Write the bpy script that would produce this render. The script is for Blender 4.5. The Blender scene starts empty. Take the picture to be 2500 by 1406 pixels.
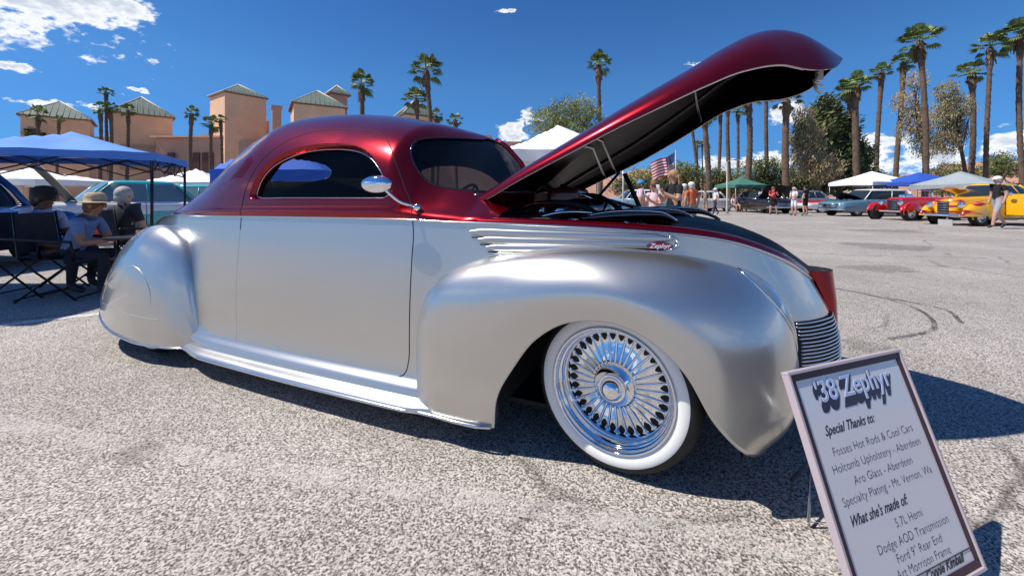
import bpy, bmesh, math, random
import numpy as np
from mathutils import Vector, Matrix, Euler
random.seed(7)
rng = np.random.default_rng(11)
scene = bpy.context.scene
PI = math.pi

# ------------------------------------------------------------------ camera, sky, sun, exposure
CAM_H = 1.1
cam_d = bpy.data.cameras.new("camera")
cam = bpy.data.objects.new("camera", cam_d)
scene.collection.objects.link(cam)
scene.camera = cam
cam.location = (0, 0, CAM_H)
cam.rotation_euler = (PI/2, 0, 0)
cam_d.sensor_width = 36.0
cam_d.lens = 14.4
cam_d.shift_y = -(703-480)/2500.0
cam_d.clip_start = 0.05
cam_d.clip_end = 6000

SUN_EL = 57.0
SUN_AZ = 263.0      # clockwise from +Y
world = bpy.data.worlds.new("World")
scene.world = world
world.use_nodes = True
wn = world.node_tree
for n in list(wn.nodes): wn.nodes.remove(n)

def nd(nt, typ, **kw):
    n = nt.nodes.new(typ)
    for k, v in kw.items():
        if k == 'inp':
            for a, b in v.items(): n.inputs[a].default_value = b
        else: setattr(n, k, v)
    return n
def mathn(nt, op, a, b=None, c=None, clamp=False):
    n = nt.nodes.new('ShaderNodeMath'); n.operation = op; n.use_clamp = clamp
    for i, v in enumerate((a, b, c)):
        if v is None: continue
        if isinstance(v, (int, float)): n.inputs[i].default_value = v
        else: nt.links.new(v, n.inputs[i])
    return n.outputs[0]
def mixc(nt, fac, a, b, blend='MIX'):
    n = nt.nodes.new('ShaderNodeMix'); n.data_type = 'RGBA'; n.blend_type = blend
    for i, v in ((0, fac), (6, a), (7, b)):
        if isinstance(v, (int, float)): n.inputs[i].default_value = v
        elif isinstance(v, (tuple, list)): n.inputs[i].default_value = (v[0], v[1], v[2], 1)
        else: nt.links.new(v, n.inputs[i])
    return n.outputs[2]
def ramp(nt, fac, stops):
    n = nt.nodes.new('ShaderNodeValToRGB')
    while len(n.color_ramp.elements) > 1: n.color_ramp.elements.remove(n.color_ramp.elements[0])
    n.color_ramp.elements[0].position = stops[0][0]; c = stops[0][1]
    n.color_ramp.elements[0].color = (c[0], c[1], c[2], 1) if isinstance(c, (tuple, list)) else (c, c, c, 1)
    for p, c in stops[1:]:
        e = n.color_ramp.elements.new(p); e.color = (c[0], c[1], c[2], 1) if isinstance(c, (tuple, list)) else (c, c, c, 1)
    nt.links.new(fac, n.inputs[0]); return n.outputs[0]

def build_sky():
    nt = wn
    sky = nd(nt, 'ShaderNodeTexSky', sky_type='NISHITA')
    sky.sun_disc = False
    sky.sun_elevation = math.radians(SUN_EL); sky.sun_rotation = math.radians(SUN_AZ)
    sky.altitude = 300; sky.air_density = 1.15; sky.dust_density = 0.15; sky.ozone_density = 3.5
    tc = nd(nt, 'ShaderNodeTexCoord')
    sep = nd(nt, 'ShaderNodeSeparateXYZ'); nt.links.new(tc.outputs['Generated'], sep.inputs[0])
    az = mathn(nt, 'ARCTAN2', sep.outputs[0], sep.outputs[1])
    el = mathn(nt, 'ARCSINE', sep.outputs[2])
    # clear desert air: deeper blue than the model sky
    grade = ramp(nt, mathn(nt, 'DIVIDE', el, 1.6, clamp=True), [(0.0, (.14, .33, .80)), (0.06, (.13, .32, .62)), (0.16, (.20, .41, .63)), (0.32, (.16, .355, .60)), (1.0, (.18, .38, .60))])
    g2 = nd(nt, 'ShaderNodeVectorMath', operation='SCALE', inp={'Scale': 2.0}); nt.links.new(grade, g2.inputs[0])
    tinted = mixc(nt, 1.0, sky.outputs[0], g2.outputs[0], 'MULTIPLY')
    mp = nd(nt, 'ShaderNodeMapping'); mp.inputs['Scale'].default_value = (1, 1, 1.9)
    nt.links.new(tc.outputs['Generated'], mp.inputs[0])
    nz = nd(nt, 'ShaderNodeTexNoise', inp={'Scale': 9.0, 'Detail': 9.0, 'Roughness': 0.62, 'Distortion': 0.25})
    nt.links.new(mp.outputs[0], nz.inputs['Vector'])
    nz2 = nd(nt, 'ShaderNodeTexNoise', inp={'Scale': 34.0, 'Detail': 8.0, 'Roughness': 0.6})
    nt.links.new(mp.outputs[0], nz2.inputs['Vector'])
    sepn = nd(nt, 'ShaderNodeSeparateColor'); nzw = nd(nt, 'ShaderNodeTexNoise', inp={'Scale': 14.0, 'Detail': 5.0, 'Roughness': 0.65}); nt.links.new(mp.outputs[0], nzw.inputs['Vector']); nt.links.new(nzw.outputs['Color'], sepn.inputs[0])
    az = mathn(nt, 'ADD', az, mathn(nt, 'MULTIPLY', mathn(nt, 'SUBTRACT', sepn.outputs[0], 0.5), 0.10))
    el = mathn(nt, 'ADD', el, mathn(nt, 'MULTIPLY', mathn(nt, 'SUBTRACT', sepn.outputs[1], 0.5), 0.055))
    # cloud banks: azimuth, elevation, half sizes (radians)
    banks = [(-0.84, 0.33, 0.16, 0.085), (-0.75, 0.335, 0.06, 0.05), (-0.885, 0.197, 0.020, 0.008), (-0.84, 0.150, 0.05, 0.010),
             (-0.002, 0.152, 0.035, 0.028), (0.045, 0.188, 0.028, 0.025), (-0.75, 0.185, 0.015, 0.005),
             (0.62, 0.115, 0.05, 0.045), (0.60, 0.165, 0.035, 0.03), (0.70, 0.085, 0.10, 0.04), (0.80, 0.075, 0.06, 0.035), (0.89, 0.08, 0.05, 0.028), (0.50, 0.07, 0.10, 0.025),
             (-0.01, 0.425, 0.022, 0.006), (0.42, 0.285, 0.02, 0.008),
             (-1.9, 0.25, 0.3, 0.08), (1.6, 0.12, 0.5, 0.07), (2.6, 0.2, 0.35, 0.09), (-2.7, 0.12, 0.4, 0.06)]
    m = None
    for a, e, ra, re in banks:
        da = mathn(nt, 'DIVIDE', mathn(nt, 'SUBTRACT', az, a), ra)
        de = mathn(nt, 'DIVIDE', mathn(nt, 'SUBTRACT', el, e), re)
        r = mathn(nt, 'SQRT', mathn(nt, 'ADD', mathn(nt, 'MULTIPLY', da, da), mathn(nt, 'MULTIPLY', de, de)))
        k = mathn(nt, 'SUBTRACT', 1.0, r)
        m = k if m is None else mathn(nt, 'MAXIMUM', m, k)
    d = mathn(nt, 'ADD', mathn(nt, 'MULTIPLY', mathn(nt, 'MAXIMUM', m, -0.9), 0.34), nz.outputs[0])
    d = mathn(nt, 'ADD', d, mathn(nt, 'MULTIPLY', mathn(nt, 'SUBTRACT', nz2.outputs[0], 0.5), 0.7))
    dens = nd(nt, 'ShaderNodeMapRange', interpolation_type='SMOOTHSTEP', inp={'From Min': 0.52, 'From Max': 0.66})
    nt.links.new(d, dens.inputs['Value'])
    core = nd(nt, 'ShaderNodeMapRange', interpolation_type='SMOOTHSTEP', inp={'From Min': 0.62, 'From Max': 0.86})
    nt.links.new(d, core.inputs['Value'])
    ccol = mixc(nt, core.outputs[0], (12.0, 12.2, 12.6), (7.4, 8.0, 9.0))
    out = mixc(nt, mathn(nt, 'MULTIPLY', dens.outputs[0], 0.93), tinted, ccol)
    bg = nd(nt, 'ShaderNodeBackground', inp={'Strength': 0.076})
    nt.links.new(out, bg.inputs[0])
    o = nd(nt, 'ShaderNodeOutputWorld'); nt.links.new(bg.outputs[0], o.inputs[0])
build_sky()

sun_d = bpy.data.lights.new("sun", 'SUN'); sun = bpy.data.objects.new("sun", sun_d)
scene.collection.objects.link(sun)
sun_d.energy = 5.0; sun_d.angle = math.radians(0.53); sun_d.color = (1.0, 0.93, 0.83)
_a = math.radians(SUN_AZ); _e = math.radians(SUN_EL)
SUNV = Vector((math.sin(_a)*math.cos(_e), math.cos(_a)*math.cos(_e), math.sin(_e)))
sun.rotation_euler = SUNV.to_track_quat('Z', 'Y').to_euler()
sun.location = (-20, -3, 30)
scene.view_settings.view_transform = 'Standard'
scene.view_settings.look = 'None'
scene.view_settings.exposure = 0.22
scene.view_settings.gamma = 1.0
scene.view_settings.use_curve_mapping = False

# ------------------------------------------------------------------ helpers
def link(o): scene.collection.objects.link(o); return o
def tag(o, label=None, cat=None, group=None, kind=None):
    if label: o['label'] = label
    if cat: o['category'] = cat
    if group: o['group'] = group
    if kind: o['kind'] = kind
    return o
def thing(name, label, cat, loc=(0, 0, 0), rz=0.0, group=None):
    o = link(bpy.data.objects.new(name, None)); o.empty_display_size = 0.1
    o.location = loc; o.rotation_euler = (0, 0, rz)
    return tag(o, label, cat, group)
def copy_tree(o, parent=None):
    c = o.copy(); link(c)
    if parent: c.parent = parent
    for ch in list(o.children): copy_tree(ch, c)
    return c

MATS = {}
def mat(name, col=(0.5, 0.5, 0.5), rough=0.5, metal=0.0, coat=0.0, var=0.0, vscale=6.0, bump=0.0, bscale=40.0, coat_rough=0.03, spec=0.5,
        trans=0.0, ior=1.45, alpha=1.0, emit=None, col2=None, sheen=0.0):
    if name in MATS: return MATS[name]
    m = bpy.data.materials.new(name); m.use_nodes = True; nt = m.node_tree
    b = nt.nodes['Principled BSDF']
    b.inputs['Base Color'].default_value = (*col, 1); b.inputs['Roughness'].default_value = rough
    b.inputs['Metallic'].default_value = metal; b.inputs['Coat Weight'].default_value = coat
    b.inputs['Coat Roughness'].default_value = coat_rough
    b.inputs['Specular IOR Level'].default_value = spec
    b.inputs['Transmission Weight'].default_value = trans; b.inputs['IOR'].default_value = ior
    b.inputs['Alpha'].default_value = alpha
    if sheen: b.inputs['Sheen Weight'].default_value = sheen
    if var or col2 or bump:
        tc = nd(nt, 'ShaderNodeTexCoord')
    if var or col2:
        nz = nd(nt, 'ShaderNodeTexNoise', inp={'Scale': vscale, 'Detail': 5.0, 'Roughness': 0.6}); nt.links.new(tc.outputs['Object'], nz.inputs['Vector'])
        c2 = col2 if col2 else tuple(max(0, x*(1-var)) for x in col)
        c1 = col if col2 else tuple(min(1, x*(1+var)) for x in col)
        f = nd(nt, 'ShaderNodeMapRange', inp={'From Min': 0.35, 'From Max': 0.65}); nt.links.new(nz.outputs[0], f.inputs[0])
        nt.links.new(mixc(nt, f.outputs[0], c1, c2), b.inputs['Base Color'])
    if bump:
        nb = nd(nt, 'ShaderNodeTexNoise', inp={'Scale': bscale, 'Detail': 4.0}); nt.links.new(tc.outputs['Object'], nb.inputs['Vector'])
        bn = nd(nt, 'ShaderNodeBump', inp={'Strength': bump, 'Distance': 0.02}); nt.links.new(nb.outputs[0], bn.inputs['Height']); nt.links.new(bn.outputs[0], b.inputs['Normal'])
    if emit: b.inputs['Emission Color'].default_value = (*emit, 1); b.inputs['Emission Strength'].default_value = 1
    MATS[name] = m; return m

def cr(pts, n, closed=False):
    """centripetal Catmull-Rom through pts, n samples"""
    P = np.asarray(pts, float)
    if closed: P = np.vstack([P[-1], P, P[0], P[1]])
    else: P = np.vstack([2*P[0]-P[1], P, 2*P[-1]-P[-2]])
    d = np.maximum(np.sqrt(np.linalg.norm(np.diff(P, axis=0), axis=1)), 1e-4)
    t = np.concatenate([[0], np.cumsum(d)])
    lo, hi = t[1], t[-2]
    T = np.linspace(lo, hi, n+1)[:-1] if closed else np.linspace(lo, hi, n)
    k = np.clip(np.searchsorted(t, T, side='right')-1, 1, len(P)-3)
    t0, t1, t2, t3 = t[k-1], t[k], t[k+1], t[k+2]
    p0, p1, p2, p3 = P[k-1], P[k], P[k+1], P[k+2]
    def L(a, b, pa, pb): w = ((T-a)/(b-a))[:, None]; return pa*(1-w)+pb*w
    A1, A2, A3 = L(t0, t1, p0, p1), L(t1, t2, p1, p2), L(t2, t3, p2, p3)
    B1, B2 = L(t0, t2, A1, A2), L(t1, t3, A2, A3)
    return L(t1, t2, B1, B2)
def fx(xs, ys):
    """smooth 1-D function through (xs, ys), monotone hermite"""
    xs = np.asarray(xs, float); ys = np.asarray(ys, float)
    h = np.diff(xs); s = np.diff(ys)/h
    m = np.zeros_like(ys)
    for i in range(1, len(xs)-1):
        if s[i-1]*s[i] > 0: m[i] = 2*s[i-1]*s[i]/(s[i-1]+s[i])*0.5 + 0.5*min(abs(s[i-1]+s[i])/2, 3*min(abs(s[i-1]), abs(s[i])))*np.sign(s[i])
    m[0] = s[0]; m[-1] = s[-1]
    def F(x):
        x = np.clip(np.asarray(x, float), xs[0], xs[-1]); k = np.clip(np.searchsorted(xs, x, side='right')-1, 0, len(xs)-2)
        t = (x-xs[k])/h[k]
        return (2*t**3-3*t**2+1)*ys[k]+(t**3-2*t**2+t)*h[k]*m[k]+(-2*t**3+3*t**2)*ys[k+1]+(t**3-t**2)*h[k]*m[k+1]
    return F

class MB:
    """collects shapes, builds one mesh object"""
    def __init__(s): s.v = []; s.f = []; s.m = []; s.sm = []
    def add(s, V, F, mi=0, smooth=False):
        o = len(s.v); s.v += [tuple(map(float, x)) for x in V]
        for f in F: s.f.append(tuple(i+o for i in f)); s.m.append(mi); s.sm.append(smooth)
        return s
    def box(s, c, d, mi=0, rz=0, rot=None):
        R = rot if rot is not None else Matrix.Rotation(rz, 3, 'Z')
        V = []
        for z in (-1, 1):
            for y in (-1, 1):
                for x in (-1, 1): V.append(Vector(c)+R @ Vector((x*d[0]/2, y*d[1]/2, z*d[2]/2)))
        return s.add(V, [(0, 2, 3, 1), (4, 5, 7, 6), (0, 1, 5, 4), (2, 6, 7, 3), (0, 4, 6, 2), (1, 3, 7, 5)], mi)
    def tube(s, pts, r, n=8, mi=0, caps=True, smooth=True, closed=False):
        P = [Vector(p) for p in pts]; N = len(P); rs = r if hasattr(r, '__len__') else [r]*N
        V = []; up = Vector((0, 0, 1)); prev = None
        for i in range(N):
            a = P[(i-1) % N] if (i > 0 or closed) else P[i]; b = P[(i+1) % N] if (i < N-1 or closed) else P[i]
            t = (b-a)
            if t.length < 1e-9: t = Vector((0, 0, 1))
            t.normalize()
            if prev is None:
                x = t.cross(up)
                if x.length < 1e-3: x = t.cross(Vector((1, 0, 0)))
            else: x = prev-t*prev.dot(t)
            if x.length < 1e-6: x = t.cross(Vector((1, 0, 0.3)))
            x.normalize(); prev = x; y = t.cross(x)
            for k in range(n):
                a_ = 2*PI*k/n; V.append(P[i]+(x*math.cos(a_)+y*math.sin(a_))*rs[i])
        F = []
        for i in range(N if closed else N-1):
            j = (i+1) % N
            for k in range(n): F.append((i*n+k, i*n+(k+1) % n, j*n+(k+1) % n, j*n+k))
        if caps and not closed: F.append(tuple(range(n-1, -1, -1))); F.append(tuple((N-1)*n+k for k in range(n)))
        return s.add(V, F, mi, smooth)
    def lathe(s, prof, n=24, mi=0, M=None, smooth=True):
        """prof: (r, h) list, revolve about local Z; M: 4x4"""
        V = []; F = []
        for r, h in prof:
            for k in range(n):
                a = 2*PI*k/n; p = Vector((r*math.cos(a), r*math.sin(a), h)); V.append(M @ p if M is not None else p)
        for i in range(len(prof)-1):
            for k in range(n): F.append((i*n+k, i*n+(k+1) % n, (i+1)*n+(k+1) % n, (i+1)*n+k))
        return s.add(V, F, mi, smooth)
    def ell(s, c, r, mi=0, n=12, m=8, R=None):
        V = []; F = []
        for i in range(m+1):
            t = PI*i/m
            for k in range(n):
                a = 2*PI*k/n; p = Vector((r[0]*math.sin(t)*math.cos(a), r[1]*math.sin(t)*math.sin(a), r[2]*math.cos(t)))
                if R is not None: p = R @ p
                V.append(Vector(c)+p)
        for i in range(m):
            for k in range(n): F.append((i*n+k, (i+1)*n+k, (i+1)*n+(k+1) % n, i*n+(k+1) % n))
        return s.add(V, F, mi, True)
    def grid(s, P, mi=0, smooth=True, flip=False):
        P = np.asarray(P); n, m = P.shape[:2]; F = []
        for i in range(n-1):
            for j in range(m-1):
                q = (i*m+j, i*m+j+1, (i+1)*m+j+1, (i+1)*m+j); F.append(q[::-1] if flip else q)
        return s.add(P.reshape(-1, 3), F, mi, smooth)
    def build(s, name, mats, parent=None, loc=None, rz=None, bevel=0.0, seg=2, auto=None):
        me = bpy.data.meshes.new(name); me.from_pydata(s.v, [], s.f)
        mats = mats if isinstance(mats, (list, tuple)) else [mats]
        for m in mats: me.materials.append(m)
        me.polygons.foreach_set('material_index', s.m); me.polygons.foreach_set('use_smooth', s.sm)
        me.validate(); me.update()
        o = link(bpy.data.objects.new(name, me))
        if parent: o.parent = parent
        if loc is not None: o.location = loc
        if rz is not None: o.rotation_euler = (0, 0, rz)
        if bevel:
            b = o.modifiers.new('bevel', 'BEVEL'); b.width = bevel; b.segments = seg; b.limit_method = 'ANGLE'; b.angle_limit = math.radians(35)
        return o

def text_mesh(s, size, loc=(0, 0, 0), shear=0.0, offset=0.0, align='CENTER', extrude=0.0008, spacing=1.0, sx=1.0, font=None):
    """returns (verts, faces) of a line of lettering in its own XY plane"""
    cu = bpy.data.curves.new('lettering', 'FONT'); cu.body = s; cu.size = size; cu.shear = shear; cu.offset = offset
    cu.align_x = align; cu.extrude = extrude; cu.space_character = spacing; cu.resolution_u = 3
    o = link(bpy.data.objects.new('lettering', cu))
    dg = bpy.context.evaluated_depsgraph_get(); me = bpy.data.meshes.new_from_object(o.evaluated_get(dg))
    V = [(v.co.x*sx+loc[0], v.co.y+loc[1], v.co.z+loc[2]) for v in me.vertices]; F = [tuple(p.vertices) for p in me.polygons]
    bpy.data.objects.remove(o); bpy.data.curves.remove(cu); bpy.data.meshes.remove(me)
    return V, F
# ------------------------------------------------------------------ the show car (local frame: x forward, y to its left, z up; s = distance outwards)
silver = mat('pearl silver paint', (0.575, 0.57, 0.545), rough=0.32, metal=0.92, coat=1.0, coat_rough=0.035)
red = mat('candy red paint', (0.27, 0.0006, 0.006), rough=0.22, metal=0.82, coat=0.7, coat_rough=0.02)
blackgloss = mat('gloss black paint', (0.006, 0.006, 0.008), rough=0.12, coat=1.0)
blackmatte = mat('black trim', (0.008, 0.008, 0.009), rough=0.7)
liner = mat('black headliner cloth', (0.008, 0.007, 0.008), rough=0.95, spec=0.1)
chrome = mat('chrome', (0.82, 0.83, 0.85), rough=0.045, metal=1.0)
satin = mat('satin chrome', (0.66, 0.67, 0.68), rough=0.17, metal=1.0)
rubber = mat('tyre rubber', (0.012, 0.012, 0.013), rough=0.62, bump=0.15, bscale=90)
white_rubber = mat('whitewall rubber', (0.80, 0.80, 0.78), rough=0.45)
seam_m = mat('panel gap', (0.01, 0.01, 0.01), rough=0.8)
tint = mat('tinted glass', (0.004, 0.006, 0.008), rough=0.0, coat=0.0, alpha=0.70, spec=0.4)
clear_tint = mat('side glass', (0.004, 0.006, 0.008), rough=0.0, alpha=0.22, spec=0.6)
maroon = mat('maroon engine paint', (0.07, 0.004, 0.010), rough=0.25, coat=0.6)

CAR = thing('show_car', 'low silver and candy red fastback coupe with its long hood raised, filling the foreground', 'car', (0.7006, 2.354, 0), math.radians(-23.03))

zb = fx([-4.5, -4.35, -4.2, -4.0, -3.7, -3.2, -2.2, -1.0, -.756, -.386, -.058, .171, .317, .464, .619, .701, .79, .83],
        [.50, .60, .70, .80, .895, .958, .977, .984, .977, .972, .961, .948, .933, .905, .847, .802, .733, .700])
wb = fx([-4.5, -4.4, -4.2, -3.9, -3.5, -3.0, -2.4, -1.6, -1.0, -.75, -.4, -.1, .12, .3, .487, .668, .75, .80, .83],
        [.04, .12, .24, .40, .55, .70, .775, .79, .78, .76, .72, .67, .62, .56, .47, .34, .255, .18, .10])
wl = fx([-4.5, -4.4, -4.2, -3.9, -3.5, -3.0, -2.4, -1.6, -1.0, -.75, -.4, -.1, .12, .3, .487, .668, .75, .80, .83],
        [.04, .22, .44, .60, .70, .765, .80, .815, .81, .80, .76, .70, .66, .60, .50, .38, .28, .19, .10])
zc = fx([-4.5, -4.4, -4.25, -4.05, -3.75, -3.42, -3.1, -2.8, -2.5, -2.15, -1.88, -1.55, -1.25, -1.05, -.9, -.8, -.7, -.6, -.5],
        [.52,.59,.68,.78,.905,1.04,1.27,1.53,1.67,1.70,1.692,1.655,1.59,1.535,1.48,1.42,1.31,1.14,1.05])
ne = fx([-4.5, -3.4, -2.9, -2.5, -2.2, -1.6, -1.15, -1.05, -.97, -.85, -.7, -.6, -.5],
        [1.5, 1.42, 1.5, 1.9, 2.3, 2.35, 2.7, 1.95, 1.42, 1.22, 1.25, 1.7, 2.2])

def lower_pt(u, t):
    """silver lower body; t = 0 belt, 1 rocker"""
    k = np.clip((u-.35)/.48, 0, 1); k = k*k*(3-2*k)
    z0 = zb(u); z1 = .15+.06*k
    z = z0+(z1-z0)*t
    s = wb(u)+(wl(u)-wb(u))*(t*t*(3-2*t)) + .018*np.sin(PI*np.clip(t*1.1, 0, 1))
    s = s+.055*np.clip((t-.72)/.28, 0, 1)**2.4*np.clip((-.3-u)/.3, 0, 1)*np.clip((u+2.75)/.3, 0, 1)
    return np.stack([u+.09*k*np.sin(PI/2*np.clip(t*1.7, 0, 1)), s, z], -1)
def upper_pt(u, v):
    """red upper body; v = 0 roof centre, 1 belt"""
    ph = (1-v)*PI/2; n = ne(u)
    s = wb(u)*np.power(np.maximum(np.cos(ph), 0), 2/n); h = zc(u)-zb(u)
    z = zb(u)+h*np.power(np.maximum(np.sin(ph), 0), 2/n)
    # rounded shoulder line just above the belt
    s = s+.010*np.exp(-((z-zb(u)-.03)/.022)**2)*np.clip((-.55-u)/.1, 0, 1)
    return np.stack([u, s, z], -1)

def make_surf(fn, u0, u1, nu, nv):
    U, T = np.meshgrid(np.linspace(u0, u1, nu), np.linspace(0, 1, nv), indexing='ij')
    P = fn(U, T)
    du = np.gradient(P, axis=0); dv = np.gradient(P, axis=1)
    N = np.cross(du, dv)                # (u, s, z) frame
    N = N/np.maximum(np.linalg.norm(N, axis=-1, keepdims=True), 1e-9)
    return dict(P=P, N=N, u0=u0, du=(u1-u0)/(nu-1))
def orient(S):
    if S['N'][..., 1].mean() < 0: S['N'] = -S['N']
    return S
LOW = orient(make_surf(lower_pt, -4.5, .83, 400, 60))
UP = orient(make_surf(upper_pt, -4.5, -.53, 330, 150))

def to_index(S, uz):
    """(u, z) outline to grid index coordinates"""
    P = S['P']; M = P.shape[1]; out = []
    for u, z in uz:
        fi = np.clip((u-S['u0'])/S['du'], 0, P.shape[0]-1); i = int(round(fi))
        zc_ = P[i, :, 2]
        j = np.interp(-z, -zc_, np.arange(M))
        if z < zc_[-1]: j = M-1+(zc_[-1]-z)/.012
        if z > zc_[0]: j = -(z-zc_[0])/.012
        out.append(((u-S['u0'])/S['du'], j))
    return np.array(out)
def bil(A, I, J):
    n, m = A.shape[:2]; I = np.clip(I, 0, n-1); J = np.clip(J, 0, m-1)
    i = np.minimum(I.astype(int), n-2); j = np.minimum(J.astype(int), m-2); a = (I-i)[..., None]; b = (J-j)[..., None]
    return (A[i, j]*(1-a)+A[i+1, j]*a)*(1-b)+(A[i, j+1]*(1-a)+A[i+1, j+1]*a)*b
def inside(poly, X, Y):
    r = np.zeros(X.shape, bool); n = len(poly)
    for k in range(n):
        x0, y0 = poly[k]; x1, y1 = poly[(k+1) % n]
        if y0 == y1: continue
        c = ((y0 > Y) != (y1 > Y)) & (X < (x1-x0)*(Y-y0)/(y1-y0)+x0); r ^= c
    return r
def cut(S, keep_in=None, keep_out=(), mb=None, mi=0, side=-1, off=0.0, irange=None, flip=False, normals=None):
    """adds the part of surface S inside outline keep_in and outside every outline of keep_out (index space)"""
    P, N = S['P'], S['N']; n, m = P.shape[:2]
    I, J = np.meshgrid(np.arange(n, dtype=float), np.arange(m, dtype=float), indexing='ij')
    polys = ([keep_in] if keep_in is not None else [])+list(keep_out)
    for poly in polys:
        D = cr(poly, max(600, len(poly)), closed=True) if len(poly) < 200 else poly
        lo = D.min(0)-2; hi = D.max(0)+2
        sel = np.where((I >= lo[0]) & (I <= hi[0]) & (J >= lo[1]) & (J <= hi[1]))
        X = np.stack([I[sel], J[sel]], -1)
        best = np.full(len(X), 9.0); bp = X.copy()
        for k in range(0, len(D)):
            d = np.abs(X-D[k]).max(1); w = d < best; best[w] = d[w]; bp[w] = D[k]
        near = best < 0.52
        edge_ok = (X[:, 0] > 0) & (X[:, 0] < n-1) & (X[:, 1] > 0)
        near &= edge_ok
        keepj = X[:, 1] >= m-1
        a = I[sel]; b = J[sel]; a[near] = bp[near, 0]; b[near & ~keepj] = bp[near & ~keepj, 1]; I[sel] = a; J[sel] = b
    ci = (I[:-1, :-1]+I[1:, 1:]+I[1:, :-1]+I[:-1, 1:])/4; cj = (J[:-1, :-1]+J[1:, 1:]+J[1:, :-1]+J[:-1, 1:])/4
    K = np.ones(ci.shape, bool)
    if keep_in is not None: K &= inside(keep_in, ci, cj)
    for q in keep_out: K &= ~inside(q, ci, cj)
    if irange: K[:irange[0]] = False; K[irange[1]:] = False
    V = bil(P, I, J)+bil(N, I, J)*off; NN = bil(N, I, J)
    used = np.zeros((n, m), bool); fi, fj = np.where(K)
    for di, dj in ((0, 0), (0, 1), (1, 0), (1, 1)): used[fi+di, fj+dj] = True
    idx = -np.ones((n, m), int); ui, uj = np.where(used); idx[ui, uj] = np.arange(len(ui))
    VV = V[ui, uj]; NV = NN[ui, uj]
    VV = np.stack([VV[:, 0], VV[:, 1]*side, VV[:, 2]], -1); NV = np.stack([NV[:, 0], NV[:, 1]*side, NV[:, 2]], -1)
    F = []
    for a, b in zip(fi, fj):
        q = (idx[a, b], idx[a, b+1], idx[a+1, b+1], idx[a+1, b])
        F.append(tuple(int(x) for x in (q if (side == -1) != flip else q[::-1])))
    o = len(mb.v); mb.add(VV, F, mi, True)
    if not hasattr(mb, 'nv'): mb.nv = {}
    for k in range(len(VV)): mb.nv[o+k] = NV[k]*(-1 if flip else 1)
def set_normals(o, mb):
    me = o.data; n = len(me.vertices)
    if n != len(mb.v): return
    N = np.zeros((n, 3)); me.vertices.foreach_get('normal', N.ravel()) if False else None
    base = [tuple(v.normal) for v in me.vertices]
    for k, v in mb.nv.items(): base[k] = tuple(v)
    me.normals_split_custom_set_from_vertices(base)

# outlines in (u, z)
door_uz = [(-2.228, .975), (-2.215, 1.10), (-2.185, 1.21), (-2.12, 1.34), (-2.02, 1.435), (-1.88, 1.49), (-1.70, 1.505), (-1.48, 1.49), (-1.30, 1.45), (-1.17, 1.36), (-1.09, 1.24), (-1.03, 1.13), (-.975, 1.03), (-.954, .93), (-.954, .80), (-.954, .6), (-.954, .42), (-.958, .30), (-.975, .245), (-1.03, .222), (-1.13, .214), (-1.5, .192), (-1.9, .176), (-2.12, .172), (-2.19, .19), (-2.215, .25), (-2.228, .4), (-2.23, .6), (-2.228, .8)]
win_uz = [(-2.155, 1.095), (-2.15, 1.16), (-2.12, 1.235), (-2.06, 1.305), (-1.96, 1.36), (-1.84, 1.395), (-1.70, 1.408), (-1.54, 1.403), (-1.39, 1.375), (-1.27, 1.32), (-1.19, 1.25), (-1.13, 1.175), (-1.10, 1.115), (-1.125, 1.088), (-1.2, 1.083), (-1.4, 1.083), (-1.7, 1.083), (-1.95, 1.083), (-2.1, 1.083)]
fwell = [(.50*math.cos(a), .345+.46*math.sin(a)) for a in np.linspace(-.05, PI+.05, 26)]+[(-.505, .25), (-.51, .15), (-.51, .08), (-.3, .06), (0, .06), (.3, .06), (.51, .08), (.51, .15), (.505, .25)]
# windscreen outline in (s, z) on the near half
ws_sz = [(.028, 1.135), (.15, 1.13), (.3, 1.125), (.45, 1.125), (.56, 1.13), (.615, 1.15), (.645, 1.20), (.652, 1.27), (.635, 1.34), (.59, 1.395), (.52, 1.42), (.4, 1.44), (.25, 1.455), (.12, 1.462), (.028, 1.465)]
def ws_index(sz):
    P = UP['P']; i0 = int((-1.22+4.5)/UP['du']); out = []
    for s, z in sz:
        Q = P[i0:]; d = (Q[..., 1]-s)**2+(Q[..., 2]-z)**2; k = np.unravel_index(np.argmin(d), d.shape)
        i, j = float(k[0]+i0), float(k[1])
        for _ in range(12):
            p = bil(P, np.array(i), np.array(j)); pi = bil(P, np.array(i+.5), np.array(j))-bil(P, np.array(i-.5), np.array(j)); pj = bil(P, np.array(i), np.array(j+.5))-bil(P, np.array(i), np.array(j-.5))
            A = np.array([[pi[1], pj[1]], [pi[2], pj[2]]]); r = np.array([s-p[1], z-p[2]])
            try: dd = np.linalg.solve(A, r)
            except Exception: break
            dd = np.clip(dd, -2, 2); i += dd[0]; j += dd[1]
        out.append((i, j))
    return np.array(out)
rw_sz = [(.055, 1.24), (.15, 1.235), (.30, 1.235), (.42, 1.245), (.475, 1.27), (.47, 1.32), (.43, 1.37), (.36, 1.41), (.25, 1.435), (.12, 1.445), (.055, 1.445)]
def rw_index(sz):
    P = UP['P']; i1 = int((-2.45+4.5)/UP['du']); out = []
    for s, z in sz:
        Q = P[:i1]; d = (Q[..., 1]-s)**2+(Q[..., 2]-z)**2; k = np.unravel_index(np.argmin(d), d.shape); out.append((float(k[0]), float(k[1])))
    return np.array(out)
rW = cr(cr(rw_index(cr(rw_sz, 60, True)), 40, True), 900, True)
dU = cr(to_index(UP, cr(door_uz, 300, True)), 900, True); dL = cr(to_index(LOW, cr(door_uz, 300, True)), 900, True)
wU = cr(to_index(UP, cr(win_uz, 200, True)), 900, True)
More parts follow.
